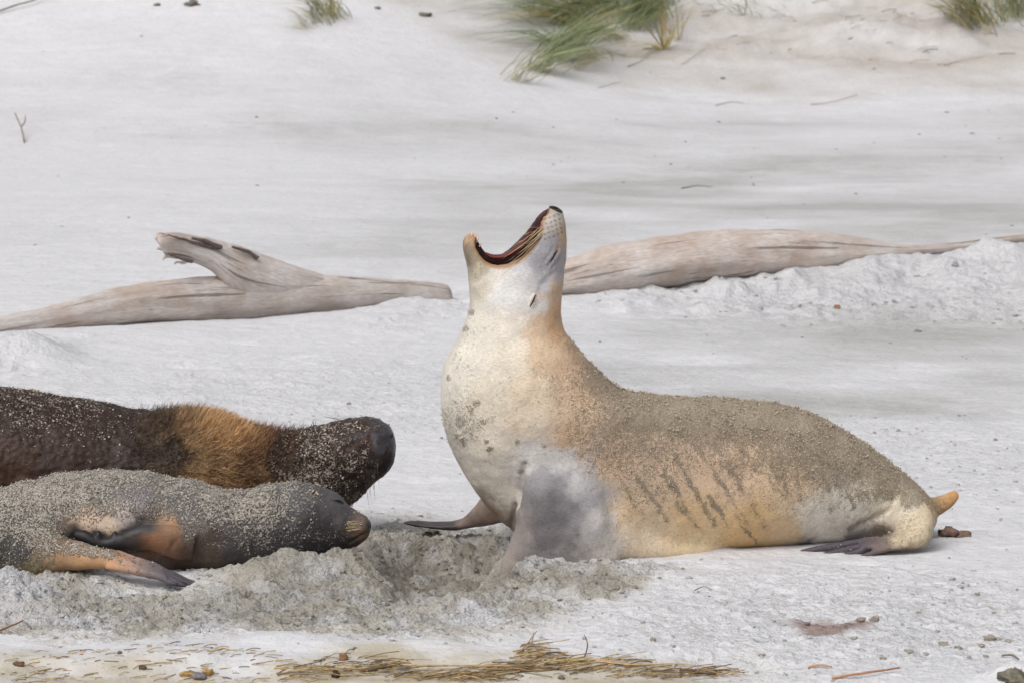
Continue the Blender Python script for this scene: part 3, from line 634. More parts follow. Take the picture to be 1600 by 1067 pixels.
# nose pad, eye, ear, tongue, teeth, whiskers
c = at(868.5, 328.5, YA - .006); child('nose', ellipsoid(c, [wpx((11, 0, -5)), np.array([0, .034, 0]), wpx((2, 0, 4.6))]), M_NOSE, rootA)
for s in (-1, 1):
    c2 = at(866, 325, YA - .018 + s * .015); child('nostril', ellipsoid(c2, [wpx((6, 0, -1)), np.array([0, .005, 0]), wpx((.6, 0, 2.2))], 10, 6), M_EYE, rootA)
def slit(a, b, w, root, bvh, mat, name, lift=.002):
    A, B = np.array(a, float), np.array(b, float); P = []
    for t in np.linspace(0, 1, 7):
        q = A + (B - A) * t; n = np.array([(B - A)[1], -(B - A)[0]]); n /= np.linalg.norm(n); q = q + n * 2.0 * math.sin(math.pi * t) * .8
        p, nn = hit(bvh, *q)
        if p is not None: P.append(p + np.array([0, -lift, 0]) * 0 + nn * lift * .3)
    r = [w * (0.25 + .75 * math.sin(math.pi * k / (len(P) - 1))) for k in range(len(P))]
    child(name, tube(P, r, 8, 2), mat, root)
slit((860, 411), (872, 392), .0034, rootA, bvA, M_EYE, 'eye')
def pinna(tip, base, w, root, bvh, mat, inner=None):
    pb, n = hit(bvh, *base); d = at(tip[0], tip[1], pb[1]) - pb; L = np.linalg.norm(d); d /= L
    o = n * .010; side = np.cross(d, n); side /= np.linalg.norm(side) + 1e-9
    V, f = [], []
    K = 9; 
    for i in range(K):
        t = i / (K - 1); r = w * (math.sin(math.pi * min(1, .18 + .82 * t)) ** .7 + .05) * (1 if t < .99 else .3)
        cpos = pb - d * .004 + d * (L + .004) * t + o * (t * 1.1)
        for j in range(10):
            a = 2 * math.pi * j / 10; V.append(cpos + side * r * math.cos(a) + n * r * .55 * math.sin(a))
    for i in range(K - 1):
        for j in range(10): f.append((i * 10 + j, i * 10 + (j + 1) % 10, i * 10 + 10 + (j + 1) % 10, i * 10 + 10 + j))
    f += [tuple(range(10))[::-1], tuple((K - 1) * 10 + k for k in range(10))]
    e = child('ear', (np.array(V), f), mat, root)
    if inner is not None:
        q0 = pb + n * (.006 + w * .5) + side * w * .2; q1 = q0 + d * L * .95 + o * .9
        Vf = tube([q0, (q0 + q1) / 2 + n * .003, q1], [.0015, .0035, .001], 6, 4); ch = child('ear_opening', Vf, inner, root); ch.parent = e; ch.location = (0, 0, 0)
pinna((823, 482), (835, 461), .0105, rootA, bvA, M_EAR_A, M_EAR_IN)
tg = limb([(826, 370, 2, .012, -.004), (810, 387, 3.5, .018, -.004), (790, 400, 4.5, .022, -.004), (771, 402, 4, .018, -.004), (758, 396, 2, .010, -.004)], YA, per=4, n=14); child('tongue', tg, M_TONGUE, rootA)
for a, b, r in (((744, 379), (748, 369), .0045), ((741, 374), (744, 364), .004), ((737, 369), (739, 361), .0035), ((749, 386), (753, 379), .0035)):
    y = YA - .022; child('tooth', tube([at(*a, y), (at(*a, y) + at(*b, y)) / 2, at(*b, y)], [r, r * .8, r * .15], 7, 3), M_TOOTH, rootA)
for k in range(16):
    a = (838 + 14 * random.random() + (k % 4) * 3, 352 + 24 * random.random()); L = 34 + 42 * random.random()
    whisker(rootA, bvA, a, (a[0] - L * (.75 + .2 * random.random()), a[1] + L * (.62 + .25 * random.random())), -.004, M_WHISK_D if k % 2 else M_WHISK_L, .0008, .016)
for k in range(5):
    a = (826 + 4 * k, 380 - 6 * k); whisker(rootA, bvA, a, (a[0] - 26 - 10 * random.random(), a[1] - 2 + 14 * random.random()), .006, M_WHISK_L, .0005, .02)

# ---- B: the dark bull lying behind
YB = 0.52
bt = rings([(-260, 600, -260, 850, .26, 0), (-150, 590, -150, 850, .30, 0), (0, 604, 0, 846, .29, 0), (100, 619, 100, 842, .28, 0), (200, 637, 200, 838, .26, 0), (255, 642, 255, 835, .25, 0), (300, 642, 298, 832, .25, 0), (350, 652, 345, 828, .235, -.01),
    (395, 670, 388, 824, .215, -.02), (440, 674, 428, 818, .19, -.03), (490, 667, 470, 812, .17, -.04), (530, 657, 505, 804, .155, -.05), (562, 652, 530, 797, .14, -.05), (590, 652, 549, 789, .12, -.05), (607, 660, 566, 774, .105, -.05), (617, 675, 586, 750, .085, -.05), (621, 690, 604, 724, .05, -.05), (620, 697, 613, 710, .02, -.05)], YB, per=6)
brow = limb([(470, 700, 18, .06, -.16), (510, 715, 22, .06, -.16), (545, 720, 20, .05, -.14)], YB, per=4)
muz = limb([(560, 735, 34, .07, -.10), (580, 715, 38, .075, -.09), (596, 692, 30, .07, -.075), (604, 678, 18, .05, -.065)], YB, per=4)
meB = finish_animal([bt, brow, muz], .012, 9, [], .0060, 2)
coatB = [(0, 640, (58, 40, 32)), (100, 650, (60, 40, 34)), (0, 720, (70, 46, 32)), (100, 720, (64, 42, 34)), (200, 660, (56, 40, 34)), (200, 720, (56, 42, 36)), (255, 660, (70, 56, 44)), (260, 710, (66, 50, 40)), (285, 660, (128, 98, 64)), (330, 665, (168, 130, 80)), (365, 675, (176, 132, 76)), (300, 710, (146, 116, 76)), (350, 715, (148, 114, 72)), (330, 745, (140, 108, 70)), (400, 690, (128, 92, 56)), (390, 730, (110, 80, 50)), (420, 680, (104, 70, 44)), (440, 700, (66, 48, 38)), (430, 740, (72, 52, 36)), (480, 680, (58, 42, 36)), (500, 720, (64, 46, 38)), (540, 690, (58, 42, 36)), (560, 700, (78, 48, 36)), (570, 740, (52, 38, 34)), (552, 775, (74, 60, 50)), (595, 670, (54, 50, 52)), (598, 690, (112, 108, 116)), (602, 672, (96, 92, 98)), (612, 690, (44, 40, 42)), (590, 730, (46, 38, 36)), (540, 750, (50, 38, 34))]  # grey samples on the nose pad paint its sheen into the colour
sandB = [(0, 625, .36), (60, 640, .40), (120, 650, .36), (60, 700, .20), (0, 740, .08), (180, 670, .30), (200, 720, .20), (230, 660, .22), (130, 740, .14), (280, 690, .10), (350, 690, .10), (330, 730, .14), (400, 700, .12), (440, 685, .30), (470, 690, .42), (500, 710, .50), (480, 735, .52), (520, 735, .46), (555, 725, .52), (540, 695, .34), (500, 670, .46), (560, 660, .40), (590, 657, .42), (605, 672, .24), (600, 695, .12), (575, 750, .22), (552, 775, .40), (600, 720, .05), (580, 700, .15)]
V, px, row, C, sd = animal_coat(meB, coatB, sandB, 22, 16)
N = get_n(meB)
for a, b, wd, dp in (((505, 690), (540, 700), 5, .010), ((560, 735), (600, 735), 5, .006), ((450, 690), (462, 700), 4, .006)):
    d, t = segdist(px, row, a, b); V -= N * (dp * np.exp(-(d / wd) ** 2))[:, None]
V = V + N * (.008 * fbm(V, .14, 3, 151) + (.004 * fbm(V, .022, 3, 153)) * (1 - sstep(570, 600, px)) + sd * .006 * fbm(V, .018, 2, 155))[:, None]
set_v(meB, V); add_col(meB, 'coat', np.clip(C * np.where(C[:, :1] > .12, .95, .62), .006, .8)); add_f(meB, 'sand', sd); add_f(meB, 'wet', sstep(575, 600, px) * .45)
bvB = bvh_of(meB)
rootB = thing('sea_lion', tuple(at(200, 830, YB) * np.array([1, 1, 0])), 'dark brown bull sea lion with shaggy golden mane lying behind the grey one', 'sea lion')
caked(rootB, V, N, sd, 3500, .0010, .0038, (190, 178, 164), lo=.2)
obj('body', place(meB, rootB.location), M_FUR_B, rootB)
for k in range(7):
    a = (545 + 7 * k * .8, 657 - k * .4); whisker(rootB, bvB, (a[0], a[1] + 3), (a[0] - 28 - 22 * random.random(), a[1] - 3 - 4 * random.random()), .002, M_WHISK_D, .0009, .0)
for k in range(7):
    a = (592 - 3 * k, 728 + 4 * k); whisker(rootB, bvB, (a[0] - 3, a[1] - 2), (a[0] - 4 + 8 * random.random(), a[1] + 25 + 24 * random.random()), .004, M_WHISK_D, .0008, .01)
for x, y in ((612, 682), (603, 705)):
    p, n = hit(bvB, x, y)
    if p is not None: child('nostril', ellipsoid(p, [np.array([.004, 0, .013]), np.array([0, .006, 0]), np.array([.004, 0, -.001])], 10, 6), M_EYE, rootB)
slit((500, 690), (520, 697), .0035, rootB, bvB, M_EYE, 'eye')
# fur: strands standing off the skin
def strands(me_world, normals, w, n, lenr, lay, width, cols, jitter=.35, segs=3, curl=.25):
    idx = rng.choice(len(me_world), n, p=w / w.sum()); P = me_world[idx]; Nn = normals[idx]
    D = Nn * .55 + np.asarray(lay)[None] + jitter * rng.standard_normal((n, 3)); D /= np.linalg.norm(D, axis=1)[:, None]
    L = rng.uniform(lenr[0], lenr[1], n); sd_ = np.cross(D, rng.standard_normal((n, 3))); sd_ /= np.linalg.norm(sd_, axis=1)[:, None]
    cv = np.asarray(lay)[None] * curl + np.array([0, 0, -.12])
    Vv = np.zeros((n, segs + 1, 2, 3)); 
    for s in range(segs + 1):
        t = s / segs; c = P - Nn * .003 + D * (L * t)[:, None] + cv * (L * t * t)[:, None]; wd = width * (1 - t * .92)
        Vv[:, s, 0] = c - sd_ * wd; Vv[:, s, 1] = c + sd_ * wd
    base = (np.arange(n) * (segs + 1) * 2)[:, None, None]; s = np.arange(segs)[None, :, None] * 2
    Qd = (base + s + np.array([0, 1, 3, 2])[None, None, :]).reshape(-1, 4)
    m = np_mesh('strands', Vv.reshape(-1, 3), Qd); cc = cols(idx, n); add_col(m, 'tint', np.repeat(cc, (segs + 1) * 2, 0)); return m
t = NT('hair'); M_HAIR = t.done(t.attr('tint').outputs['Color'], .55)
Nw = get_n(meB); Vw = V; pxB, rowB = px, row
facing = (Nw[:, 1] < .35)
wm = (ell(pxB + 25 * fbm(V, .08, 2, 157), rowB, 345, 705, 100, 90, .6) * facing)
mane = strands(Vw, Nw, wm + 1e-12, 14000, (.018, .05), (.35, -.1, .25), .0013, lambda i, n: np.clip((C[i] * .75 + .25 * C[i].mean(1, keepdims=True)) * rng.uniform(.7, 2.3, (n, 1)), .01, .7))
obj('mane', place(mane, rootB.location), M_HAIR, rootB, kind='stuff')
wd_ = (sstep(-120, -60, pxB) * (1 - sstep(440, 530, pxB)) * facing * (1 - .7 * ell(pxB, rowB, 345, 705, 80, 70)))
coatfur = strands(Vw, Nw, wd_ + 1e-12, 9000, (.008, .020), (.35, 0, .05), .0009, lambda i, n: np.clip(C[i] * rng.uniform(.5, 1.4, (n, 1)), .006, .5))
obj('coat_fur', place(coatfur, rootB.location), M_HAIR, rootB, kind='stuff')

# ---- C: the smaller grey sea lion in front
YC = -0.17
ct = rings([(-190, 830, -190, 900, .10, 0), (-120, 795, -120, 912, .16, 0), (-60, 775, -60, 915, .18, 0), (0, 762, 0, 915, .18, 0), (50, 751, 50, 910, .175, .01), (100, 741, 100, 892, .17, .02), (160, 735, 160, 886, .165, .02), (210, 736, 215, 892, .16, .01), (260, 744, 270, 897, .155, 0), (310, 753, 325, 900, .15, 0), (350, 763, 368, 901, .145, 0), (385, 764, 402, 896, .135, 0), (415, 756, 430, 886, .125, 0), (445, 752, 462, 876, .12, 0), (475, 754, 490, 868, .112, 0), (498, 759, 512, 864, .102, 0), (515, 765, 530, 862, .094, 0), (528, 771, 541, 859, .086, 0), (538, 781, 549, 857, .074, 0), (550, 791, 557, 854, .066, 0), (563, 799, 566, 849, .060, 0), (574, 805, 573, 843, .050, 0), (580, 813, 579, 835, .032, 0), (582, 820, 581, 828, .01, 0)], YC, per=6)
cflip = limb([(305, 852, 24, .05, -.125), (268, 846, 24, .045, -.165), (228, 838, 20, .035, -.19), (192, 846, 15, .025, -.195), (158, 850, 10, .02, -.195), (130, 837, 9, .018, -.19), (117, 833, 5, .01, -.185)], YC, per=5)
cknob = [limb([(x, y + 8, 6, .014, -.195), (x, y, 4.5, .012, -.195), (x, y - 4, 2, .006, -.195)], YC, per=3) for x, y in ((154, 833), (179, 832))]
chip = limb([(20, 850, 48, .10, -.08), (70, 862, 33, .07, -.16), (115, 868, 23, .05, -.23), (155, 872, 18, .04, -.28), (190, 879, 14, .035, -.33), (215, 886, 10, .03, -.36)], YC, per=5)
ctoes = [limb([(165, 872 + o, 7, .016, -.295 + q), (205, 880 + o * .9, 6.5, .015, -.35 + q), (250, 894 + o * .6, 5, .013, -.40 + q), (x1 - 14, y1 - 4, 3.6, .010, -.43 + q), (x1, y1, 1.8, .006, -.435 + q)], YC, per=4) for o, x1, y1, q in ((-9, 312, 911, .03), (-2, 306, 914, .01), (5, 292, 915, -.012), (11, 276, 912, -.03))]
cstub = limb([(38, 880, 18, .035, -.13), (52, 893, 13, .03, -.145), (58, 900, 8, .02, -.15), (61, 904, 3, .008, -.15)], YC, per=4)
cbelly = limb([(60, 880, 22, .06, .0), (120, 892, 14, .06, .0), (190, 894, 10, .05, .0)], YC, per=4)
meC = finish_animal([ct, chip, cstub, cbelly], .009, 6, [], .0050, 2, [cflip] + cknob + ctoes)
coatC = [(0, 790, (104, 98, 96)), (60, 800, (110, 104, 100)), (30, 860, (70, 66, 66)), (100, 780, (116, 108, 104)), (160, 760, (112, 106, 106)), (210, 780, (128, 120, 124)), (260, 770, (112, 106, 108)), (300, 790, (110, 104, 108)), (130, 815, (200, 170, 140)), (165, 818, (196, 170, 144)), (190, 805, (176, 160, 150)), (260, 825, (170, 130, 90)), (300, 820, (120, 108, 102)), (320, 850, (76, 60, 50)), (280, 870, (84, 62, 46)), (330, 880, (82, 70, 58)), (370, 870, (64, 58, 58)), (380, 820, (84, 78, 80)), (420, 800, (90, 84, 86)), (440, 850, (64, 60, 64)), (460, 780, (92, 88, 92)), (490, 810, (58, 54, 58)), (510, 840, (52, 48, 52)), (520, 785, (80, 76, 80)), (540, 800, (74, 70, 74)), (550, 820, (72, 62, 56)), (565, 812, (110, 92, 76)), (565, 832, (104, 76, 52)), (572, 838, (100, 70, 46)), (576, 818, (60, 52, 48)), (560, 818, (104, 92, 78)), (555, 848, (60, 48, 40)), (530, 855, (50, 44, 44)),
    (120, 834, (34, 30, 32)), (155, 845, (36, 32, 34)), (200, 838, (40, 36, 40)), (215, 822, (50, 50, 54)), (240, 826, (80, 68, 60)), (235, 850, (130, 82, 46)), (210, 858, (100, 66, 42)), (255, 845, (140, 92, 56)), (265, 862, (100, 72, 50)),
    (75, 868, (150, 120, 86)), (110, 868, (176, 130, 82)), (150, 872, (190, 138, 84)), (180, 872, (186, 132, 84)), (195, 885, (150, 104, 72)), (215, 880, (150, 122, 110)), (240, 892, (104, 92, 94)), (270, 902, (84, 78, 86)), (305, 913, (78, 72, 80)), (225, 894, (110, 86, 72)), (55, 895, (160, 140, 84)), (120, 893, (70, 46, 30)), (180, 893, (60, 44, 36))]
sandC = [(0, 775, .72), (60, 770, .76), (110, 760, .78), (160, 745, .74), (210, 745, .70), (270, 755, .66), (330, 765, .70), (0, 820, .60), (60, 820, .64), (20, 870, .42), (0, 900, .35), (110, 800, .70), (160, 790, .62), (200, 790, .44), (240, 800, .46), (220, 775, .40), (280, 790, .50), (330, 800, .62), (370, 790, .70), (400, 775, .66), (130, 818, .22), (170, 818, .2), (300, 830, .46), (340, 840, .34), (300, 870, .10), (350, 880, .12), (390, 840, .50), (420, 800, .62), (450, 765, .58), (440, 820, .46), (400, 880, .26), (480, 770, .46), (470, 810, .40), (500, 820, .34), (490, 845, .34), (530, 800, .12), (520, 780, .2), (540, 790, .06), (520, 840, .34), (552, 806, .46), (562, 815, .40), (568, 806, .34), (565, 832, .14), (560, 845, .22), (120, 834, .02), (200, 835, .02), (240, 830, .10), (240, 855, .10), (80, 850, .60), (120, 855, .56), (160, 862, .5), (200, 868, .42), (150, 878, .12), (100, 880, .2), (230, 883, .34), (270, 897, .2), (305, 912, .04), (250, 900, .06), (55, 895, .4)]
V, px, row, C, sd = animal_coat(meC, coatC, sandC, 4, 8, 2.4)
w = on_part(V, chip, (px > 60) & (px < 260) & (row > 820)) * sstep(85, 125, px); low = sstep(864, 874, row - .12 * (px - 130))
C = C + (ramp(px, [(80, (150, 124, 92)), (120, (186, 140, 92)), (190, (186, 134, 88)), (215, (150, 118, 100))]) - C) * w[:, None]; sd = sd * (1 - w) + w * (.62 - .6 * low)
w = on_part(V, join(ctoes), (px > 150) & (px < 330) & (row > 850)) * sstep(160, 205, px)
C = C + (ramp(px, [(160, (186, 134, 88)), (205, (160, 124, 102)), (235, (112, 98, 98)), (265, (84, 78, 86)), (312, (76, 70, 78))]) - C) * w[:, None]; sd = sd * (1 - w) + w * .38 * sstep(0, .4, fbm(V, .025, 2, 138)) * (1 - sstep(250, 300, px))
w = on_part(V, join([cflip] + cknob), (px > 100) & (px < 300) & (row > 800) & (row < 885)) * (1 - sstep(262, 292, px)); up = sstep(838, 826, row)
fc = ramp(px, [(115, (32, 28, 30)), (190, (36, 32, 34)), (215, (66, 50, 42)), (240, (140, 92, 54)), (270, (128, 90, 60))]); fc = fc + (ramp(px, [(115, (32, 28, 30)), (200, (40, 38, 42)), (235, (64, 62, 64)), (262, (150, 110, 74))]) - fc) * up[:, None]
C = C + (fc - C) * w[:, None]; sd = sd * (1 - w) + w * .03
N = get_n(meC)
for a, b, wd, dp in (((365, 770), (375, 800), 7, .004), ((520, 780), (538, 786), 2.2, .007), ((524, 774), (540, 781), 2.5, .004), ((552, 800), (560, 812), 4, .003), ((545, 846), (580, 829), 2.2, .009), ((395, 850), (405, 885), 5, .006), ((270, 850), (262, 870), 4, .005)):
    d, t = segdist(px, row, a, b); V -= N * (dp * np.exp(-(d / wd) ** 2) * np.clip(-N[:, 1] * 2, 0, 1))[:, None]
V = V + N * (.007 * fbm(V, .12, 3, 161) + sd * (.0016 + .0042 * fbm(V, .014, 3, 163)))[:, None]
set_v(meC, V); C = C * .78 + .22 * C.mean(1, keepdims=True); add_col(meC, 'coat', np.clip(C * .92, .008, .8)); add_f(meC, 'sand', sd); add_f(meC, 'wet', np.clip(sstep(545, 570, px) * .4 + ((row > 812) & (px < 225) & (px > 110)) * .4, 0, 1))
bvC = bvh_of(meC)
rootC = thing('sea_lion', tuple(at(300, 895, YC) * np.array([1, 1, 0])), 'small grey sea lion caked in sand, lying in front with its eyes shut', 'sea lion')
caked(rootC, V, N, sd * (1 - .35 * sstep(820, 850, row)), 10500, .0009, .0036, (172, 165, 154), lo=.22)
obj('body', place(meC, rootC.location), M_FUR_C, rootC)
pinna((482, 785), (492, 769), .0125, rootC, bvC, M_EAR_C, M_EAR_IN)
slit((521, 781), (537, 786), .0036, rootC, bvC, M_EYE, 'eye')
for k in range(15):
    a = (556 + 14 * random.random(), 812 + 14 * random.random()); L = 20 + 24 * random.random()
    whisker(rootC, bvC, a, (a[0] - L, a[1] + 4 + 8 * random.random() - k * .4), .003, M_WHISK_L, .0006, .016)

# ------------------------------------------------------------------ driftwood
def wood_material(name, a, b, crack):
    t = NT(name); v = t.coord(); s = t.attr('grain').outputs['Vector']
    mp = t.t.nodes.new('ShaderNodeMapping'); mp.inputs['Scale'].default_value = (7, 40, 40); t.l(s, mp.inputs['Vector'])
    g = t.rng(t.noise(3.0, 5, mp.outputs[0], .65), .3, .7)
    mp2 = t.t.nodes.new('ShaderNodeMapping'); mp2.inputs['Scale'].default_value = (.5, 15, 15); t.l(s, mp2.inputs['Vector'])
    k = t.noise(2.2, 4, mp2.outputs[0], .55); kr = t.rng(k, .60, .65)
    patch = t.rng(t.noise(3.5, 3, v, .6), .35, .65)
    c = t.mix(g, tuple(lin(a)), tuple(lin(b))); c = t.mix(t.math('MULTIPLY', patch, .6), c, tuple(lin((156, 132, 114))))
    c = t.mix(t.math('MULTIPLY', kr, .65), c, tuple(lin(crack)))
    n = t.bump(g, .5, .012); n = t.bump(t.math('SUBTRACT', 1.0, kr), .6, .02, n)
    return t.done(c, .85, n)
M_WOOD = wood_material('weathered_wood', (178, 167, 159), (214, 208, 205), (90, 78, 70))
def log_mesh(L, yfun, name, seed, per=10, n=48):
    T = np.array([at(r[0], r[1], yfun(r[0])) for r in L]); B = np.array([at(r[2], r[3], yfun(r[2])) for r in L])
    W = [np.linalg.norm(t - b) / 2 * 1.0 for t, b in zip(T, B)]
    V, f = loft_pts(T, B, W, n=n, per=per); m = (len(V) - 2) // n
    ax = np.repeat(np.arange(m) / m, n); ang = np.tile(np.arange(n) / n * 2 * math.pi, m)
    cen = V[:-2].reshape(m, n, 3).mean(1); rad = np.linalg.norm(V[:-2] - np.repeat(cen, n, 0), axis=1)
    seg = np.concatenate([[0], np.cumsum(np.linalg.norm(np.diff(cen, axis=0), axis=1))]); s = np.repeat(seg, n)
    G = np.stack([s, np.cos(ang) * .14, np.sin(ang) * .14], 1)
    r = fbm(G * np.array([2.2, 16, 16]), 1.0, 4, seed, .6); lo = fbm(G * np.array([2.2, 8, 8]), 1.0, 2, seed + 5)
    D = V[:-2] - np.repeat(cen, n, 0); D /= rad[:, None] + 1e-6
    V[:-2] += D * (np.minimum(rad, .12) * (.085 * r + .12 * lo))[:, None]
    me = pydata(name, V, f); g = np.concatenate([G, np.array([[0, 0, 0], [seg[-1], 0, 0]])]).astype(np.float32)
    a = me.attributes.new('grain', 'FLOAT_VECTOR', 'POINT'); a.data.foreach_set('vector', g.ravel()); return me
yl = lambda px: 7.35 + 1.9 * px / 690
lg = log_mesh([(-150, 530, -150, 585), (-70, 508, -70, 560), (0, 494, 0, 537), (60, 482, 65, 528), (130, 464, 135, 518), (200, 449, 205, 510), (270, 439, 275, 506), (340, 434, 345, 503), (420, 431, 425, 499), (480, 430, 485, 496), (540, 431, 545, 490), (600, 434, 605, 483), (650, 439, 652, 482), (682, 444, 686, 486), (700, 449, 704, 486), (706, 458, 708, 482)], yl, 'log', 201)
rootL = thing('driftwood_log', tuple(at(340, 500, yl(340)) * np.array([1, 1, 0])), 'bleached driftwood log with a broken branch stub, left behind the dark bull', 'driftwood')
obj('trunk', place(lg, rootL.location), M_WOOD, rootL)
br = log_mesh([(243, 373, 255, 390), (250, 366, 262, 402), (275, 364, 285, 405), (300, 368, 306, 412), (330, 374, 330, 424), (352, 381, 345, 440), (385, 392, 362, 462), (420, 405, 400, 474), (470, 420, 450, 478), (530, 436, 520, 474)], yl, 'branch', 211, per=7)
obj('branch', place(br, rootL.location), M_WOOD, rootL)
for pts, r in ((((262, 372), (250, 370), (241, 372)), 6), (((266, 386), (254, 388), (247, 392)), 5), (((275, 398), (262, 402), (256, 408)), 4), (((300, 406), (285, 410), (272, 412)), 3.5)):
    P = [at(x, y, yl(x) - .03) for x, y in pts]; V, f = tube(P, [r * .0037, r * .0032, r * .0010], 8, 5); V = V + .012 * np.stack([fbm(V, .04, 3, 5), fbm(V, .04, 3, 6), fbm(V, .04, 3, 7)], 1)
    m_ = pydata('splinter', V, f); g_ = m_.attributes.new('grain', 'FLOAT_VECTOR', 'POINT'); g_.data.foreach_set('vector', (V * np.array([1, 1, 1])).astype(np.float32).ravel()); obj('splinter', place(m_, rootL.location), M_WOOD, rootL)
M_BARK = plain('bark_remnant', (96, 84, 78), .9, 90, .35, .5)
for pts, r in ((((262, 366), (285, 372), (310, 380), (335, 386)), 3.0), (((300, 371), (320, 376), (345, 386)), 4.5), (((362, 385), (385, 391), (402, 402)), 4.0), (((262, 395), (280, 402), (300, 408)), 3.0)):
    P = [at(x, y + 1.5, yl(x) - .085) for x, y in pts]
    V, f = tube(P, [r * .0036 * k for k in np.linspace(.5, 1, len(P))], 7, 5); V = V + .006 * np.stack([fbm(V, .05, 2, 5), fbm(V, .05, 2, 6), fbm(V, .05, 2, 7)], 1)
    child('bark_strip', (V, f), M_BARK, rootL)
yr = lambda px: 9.95 + .7 * (px - 890) / 500
lr = log_mesh([(780, 440, 780, 475), (840, 420, 840, 472), (890, 404, 892, 466), (940, 388, 945, 462), (1000, 375, 1008, 455), (1060, 367, 1068, 447), (1120, 361, 1128, 440), (1200, 360, 1205, 432), (1280, 364, 1285, 424), (1350, 373, 1352, 412), (1410, 382, 1410, 402), (1480, 381, 1480, 394), (1560, 371, 1560, 383), (1640, 362, 1640, 374), (1720, 356, 1720, 364)], yr, 'log_right', 221)
obj('driftwood_log', lr, M_WOOD, label='smooth bleached driftwood log half buried behind the roaring sea lion', cat='driftwood')

# ------------------------------------------------------------------ marram grass on the dune
def grass(name, spots, label, seed):
    r = np.random.default_rng(seed); Vs, Qs, Cs, b = [], [], [], 0
    base = None
    for (px_, row_, n, spread, L0, L1, lean, fall, pal) in spots:
        g = ground_at(px_, row_) if row_ >= 0 else None
        if g is None:
            g = ground_at(px_, 2); dr = (2 - row_) * .0084 / .40; g = np.array([g[0], g[1] + dr, 0]); g[2] = height(g[:1], g[1:2])[0]
        base = g if base is None else base
        n = int(n * 1.5); X = g[0] + r.normal(0, spread, n); Y = g[1] + r.normal(0, spread * .8, n); Z = height(X, Y) - .02
        L = r.uniform(L0, L1, n) * 1.25; segs = 6
        d0 = np.stack([lean * .6 + r.normal(0, .28, n), -.15 + r.normal(0, .28, n), np.full(n, 1.0)], 1); d0 /= np.linalg.norm(d0, axis=1)[:, None]
        bend = np.stack([lean * r.uniform(.6, 1.3, n), r.uniform(-1.1, -.3, n), -fall * r.uniform(.6, 1.25, n)], 1)
        side = np.cross(d0, r.standard_normal((n, 3))); side /= np.linalg.norm(side, axis=1)[:, None]
        W = r.uniform(.0035, .0065, n)
        A = np.zeros((n, segs + 1, 2, 3))
        for s in range(segs + 1):
            t = s / segs; c = np.stack([X, Y, Z], 1) + d0 * (L * t)[:, None] + bend * (L * t * t * .75)[:, None]
            c[:, 2] = np.maximum(c[:, 2], height(c[:, 0], c[:, 1]) + .01); w = W * (1 - t ** 2 * .85)
            A[:, s, 0] = c - side * w[:, None]; A[:, s, 1] = c + side * w[:, None]
        q = (np.arange(n)[:, None, None] * (segs + 1) * 2 + np.arange(segs)[None, :, None] * 2 + np.array([0, 1, 3, 2])[None, None]).reshape(-1, 4) + b
        pc = np.array([lin(c) for c in pal]); k = r.integers(0, len(pc), n); cc = pc[k] * r.uniform(.75, 1.25, (n, 1))
        Vs.append(A.reshape(-1, 3)); Qs.append(q); Cs.append(np.repeat(cc, (segs + 1) * 2, 0)); b += A.size // 3
    m = np_mesh(name, np.concatenate(Vs), np.concatenate(Qs)); add_col(m, 'tint', np.concatenate(Cs))
    root = thing('grass_tuft', tuple(base), label, 'grass tuft', 'marram grass tufts on the dune')
    obj('blades', place(m, root.location), M_GRASS, root, kind='stuff')
t = NT('marram'); t.b.inputs['Subsurface Weight'].default_value = 0.0; M_GRASS = t.done(t.attr('tint').outputs['Color'], .55)
GR = [(124, 138, 100), (138, 150, 112), (108, 124, 88), (162, 166, 128), (146, 154, 118)]; GY_ = GR + [(190, 172, 116), (180, 160, 110)]; YL = [(190, 164, 80), (178, 152, 70), (166, 156, 84), (128, 138, 88)]; DR = [(190, 178, 148), (172, 160, 130), (138, 142, 108), (154, 154, 122)]
grass('tuft', [(905, 40, 130, .15, .5, 1.0, -.85, 1.0, GY_), (872, 72, 50, .12, .4, .85, -.9, 1.1, GR), (862, 92, 90, .10, .4, .85, .75, .45, GR), (935, 18, 130, .16, .5, 1.0, -.8, 1.0, GY_), (836, 112, 60, .10, .35, .7, .85, .5, GR), (895, 72, 70, .1, .4, .8, .7, .4, GY_), (965, 62, 60, .15, .3, .6, -.8, 1.2, DR), (925, 92, 50, .14, .3, .55, -.9, 1.2, DR), (865, 25, 30, .2, .5, .9, -1.0, .9, GR), (806, 128, 26, .10, .3, .5, .8, .5, DR), (890, 108, 30, .12, .25, .5, .8, .6, DR)], 'wide green grass tuft blown leftward down the dune at top centre', 1)
grass('tuft', [(985, 40, 130, .13, .4, .8, .4, .5, GR), (1015, 24, 130, .12, .5, .8, -.35, .9, GY_), (955, 14, 120, .15, .5, .9, -.6, 1.0, GR), (1030, 10, 70, .12, .5, .8, -.2, .8, GR)], 'dense green grass tuft cut by the top edge above the roaring sea lion', 2)
grass('tuft', [(1038, 78, 22, .025, .5, .75, -.05, .25, YL), (1034, 80, 12, .03, .25, .5, -1.1, 1.6, YL), (1060, 66, 7, .02, .45, .6, -.1, .2, YL)], 'yellow-stemmed grass tuft standing below the green tufts', 3)
grass('tuft', [(515, 26, 70, .12, .4, .7, -.30, .6, GY_), (497, 36, 30, .12, .3, .55, -.5, 1.0, DR), (485, 46, 12, .08, .2, .4, -.6, 1.2, DR)], 'sparse grass tuft at the top edge left of centre', 4)
grass('tuft', [(1530, 30, 150, .13, .4, .75, -.35, .6, GY_), (1585, 24, 120, .14, .4, .7, -.2, .6, GY_), (1497, 28, 46, .1, .3, .6, -.5, .9, DR), (1520, 44, 30, .08, .2, .4, -.3, .8, DR)], 'bushy grass tuft in the top right corner', 5)
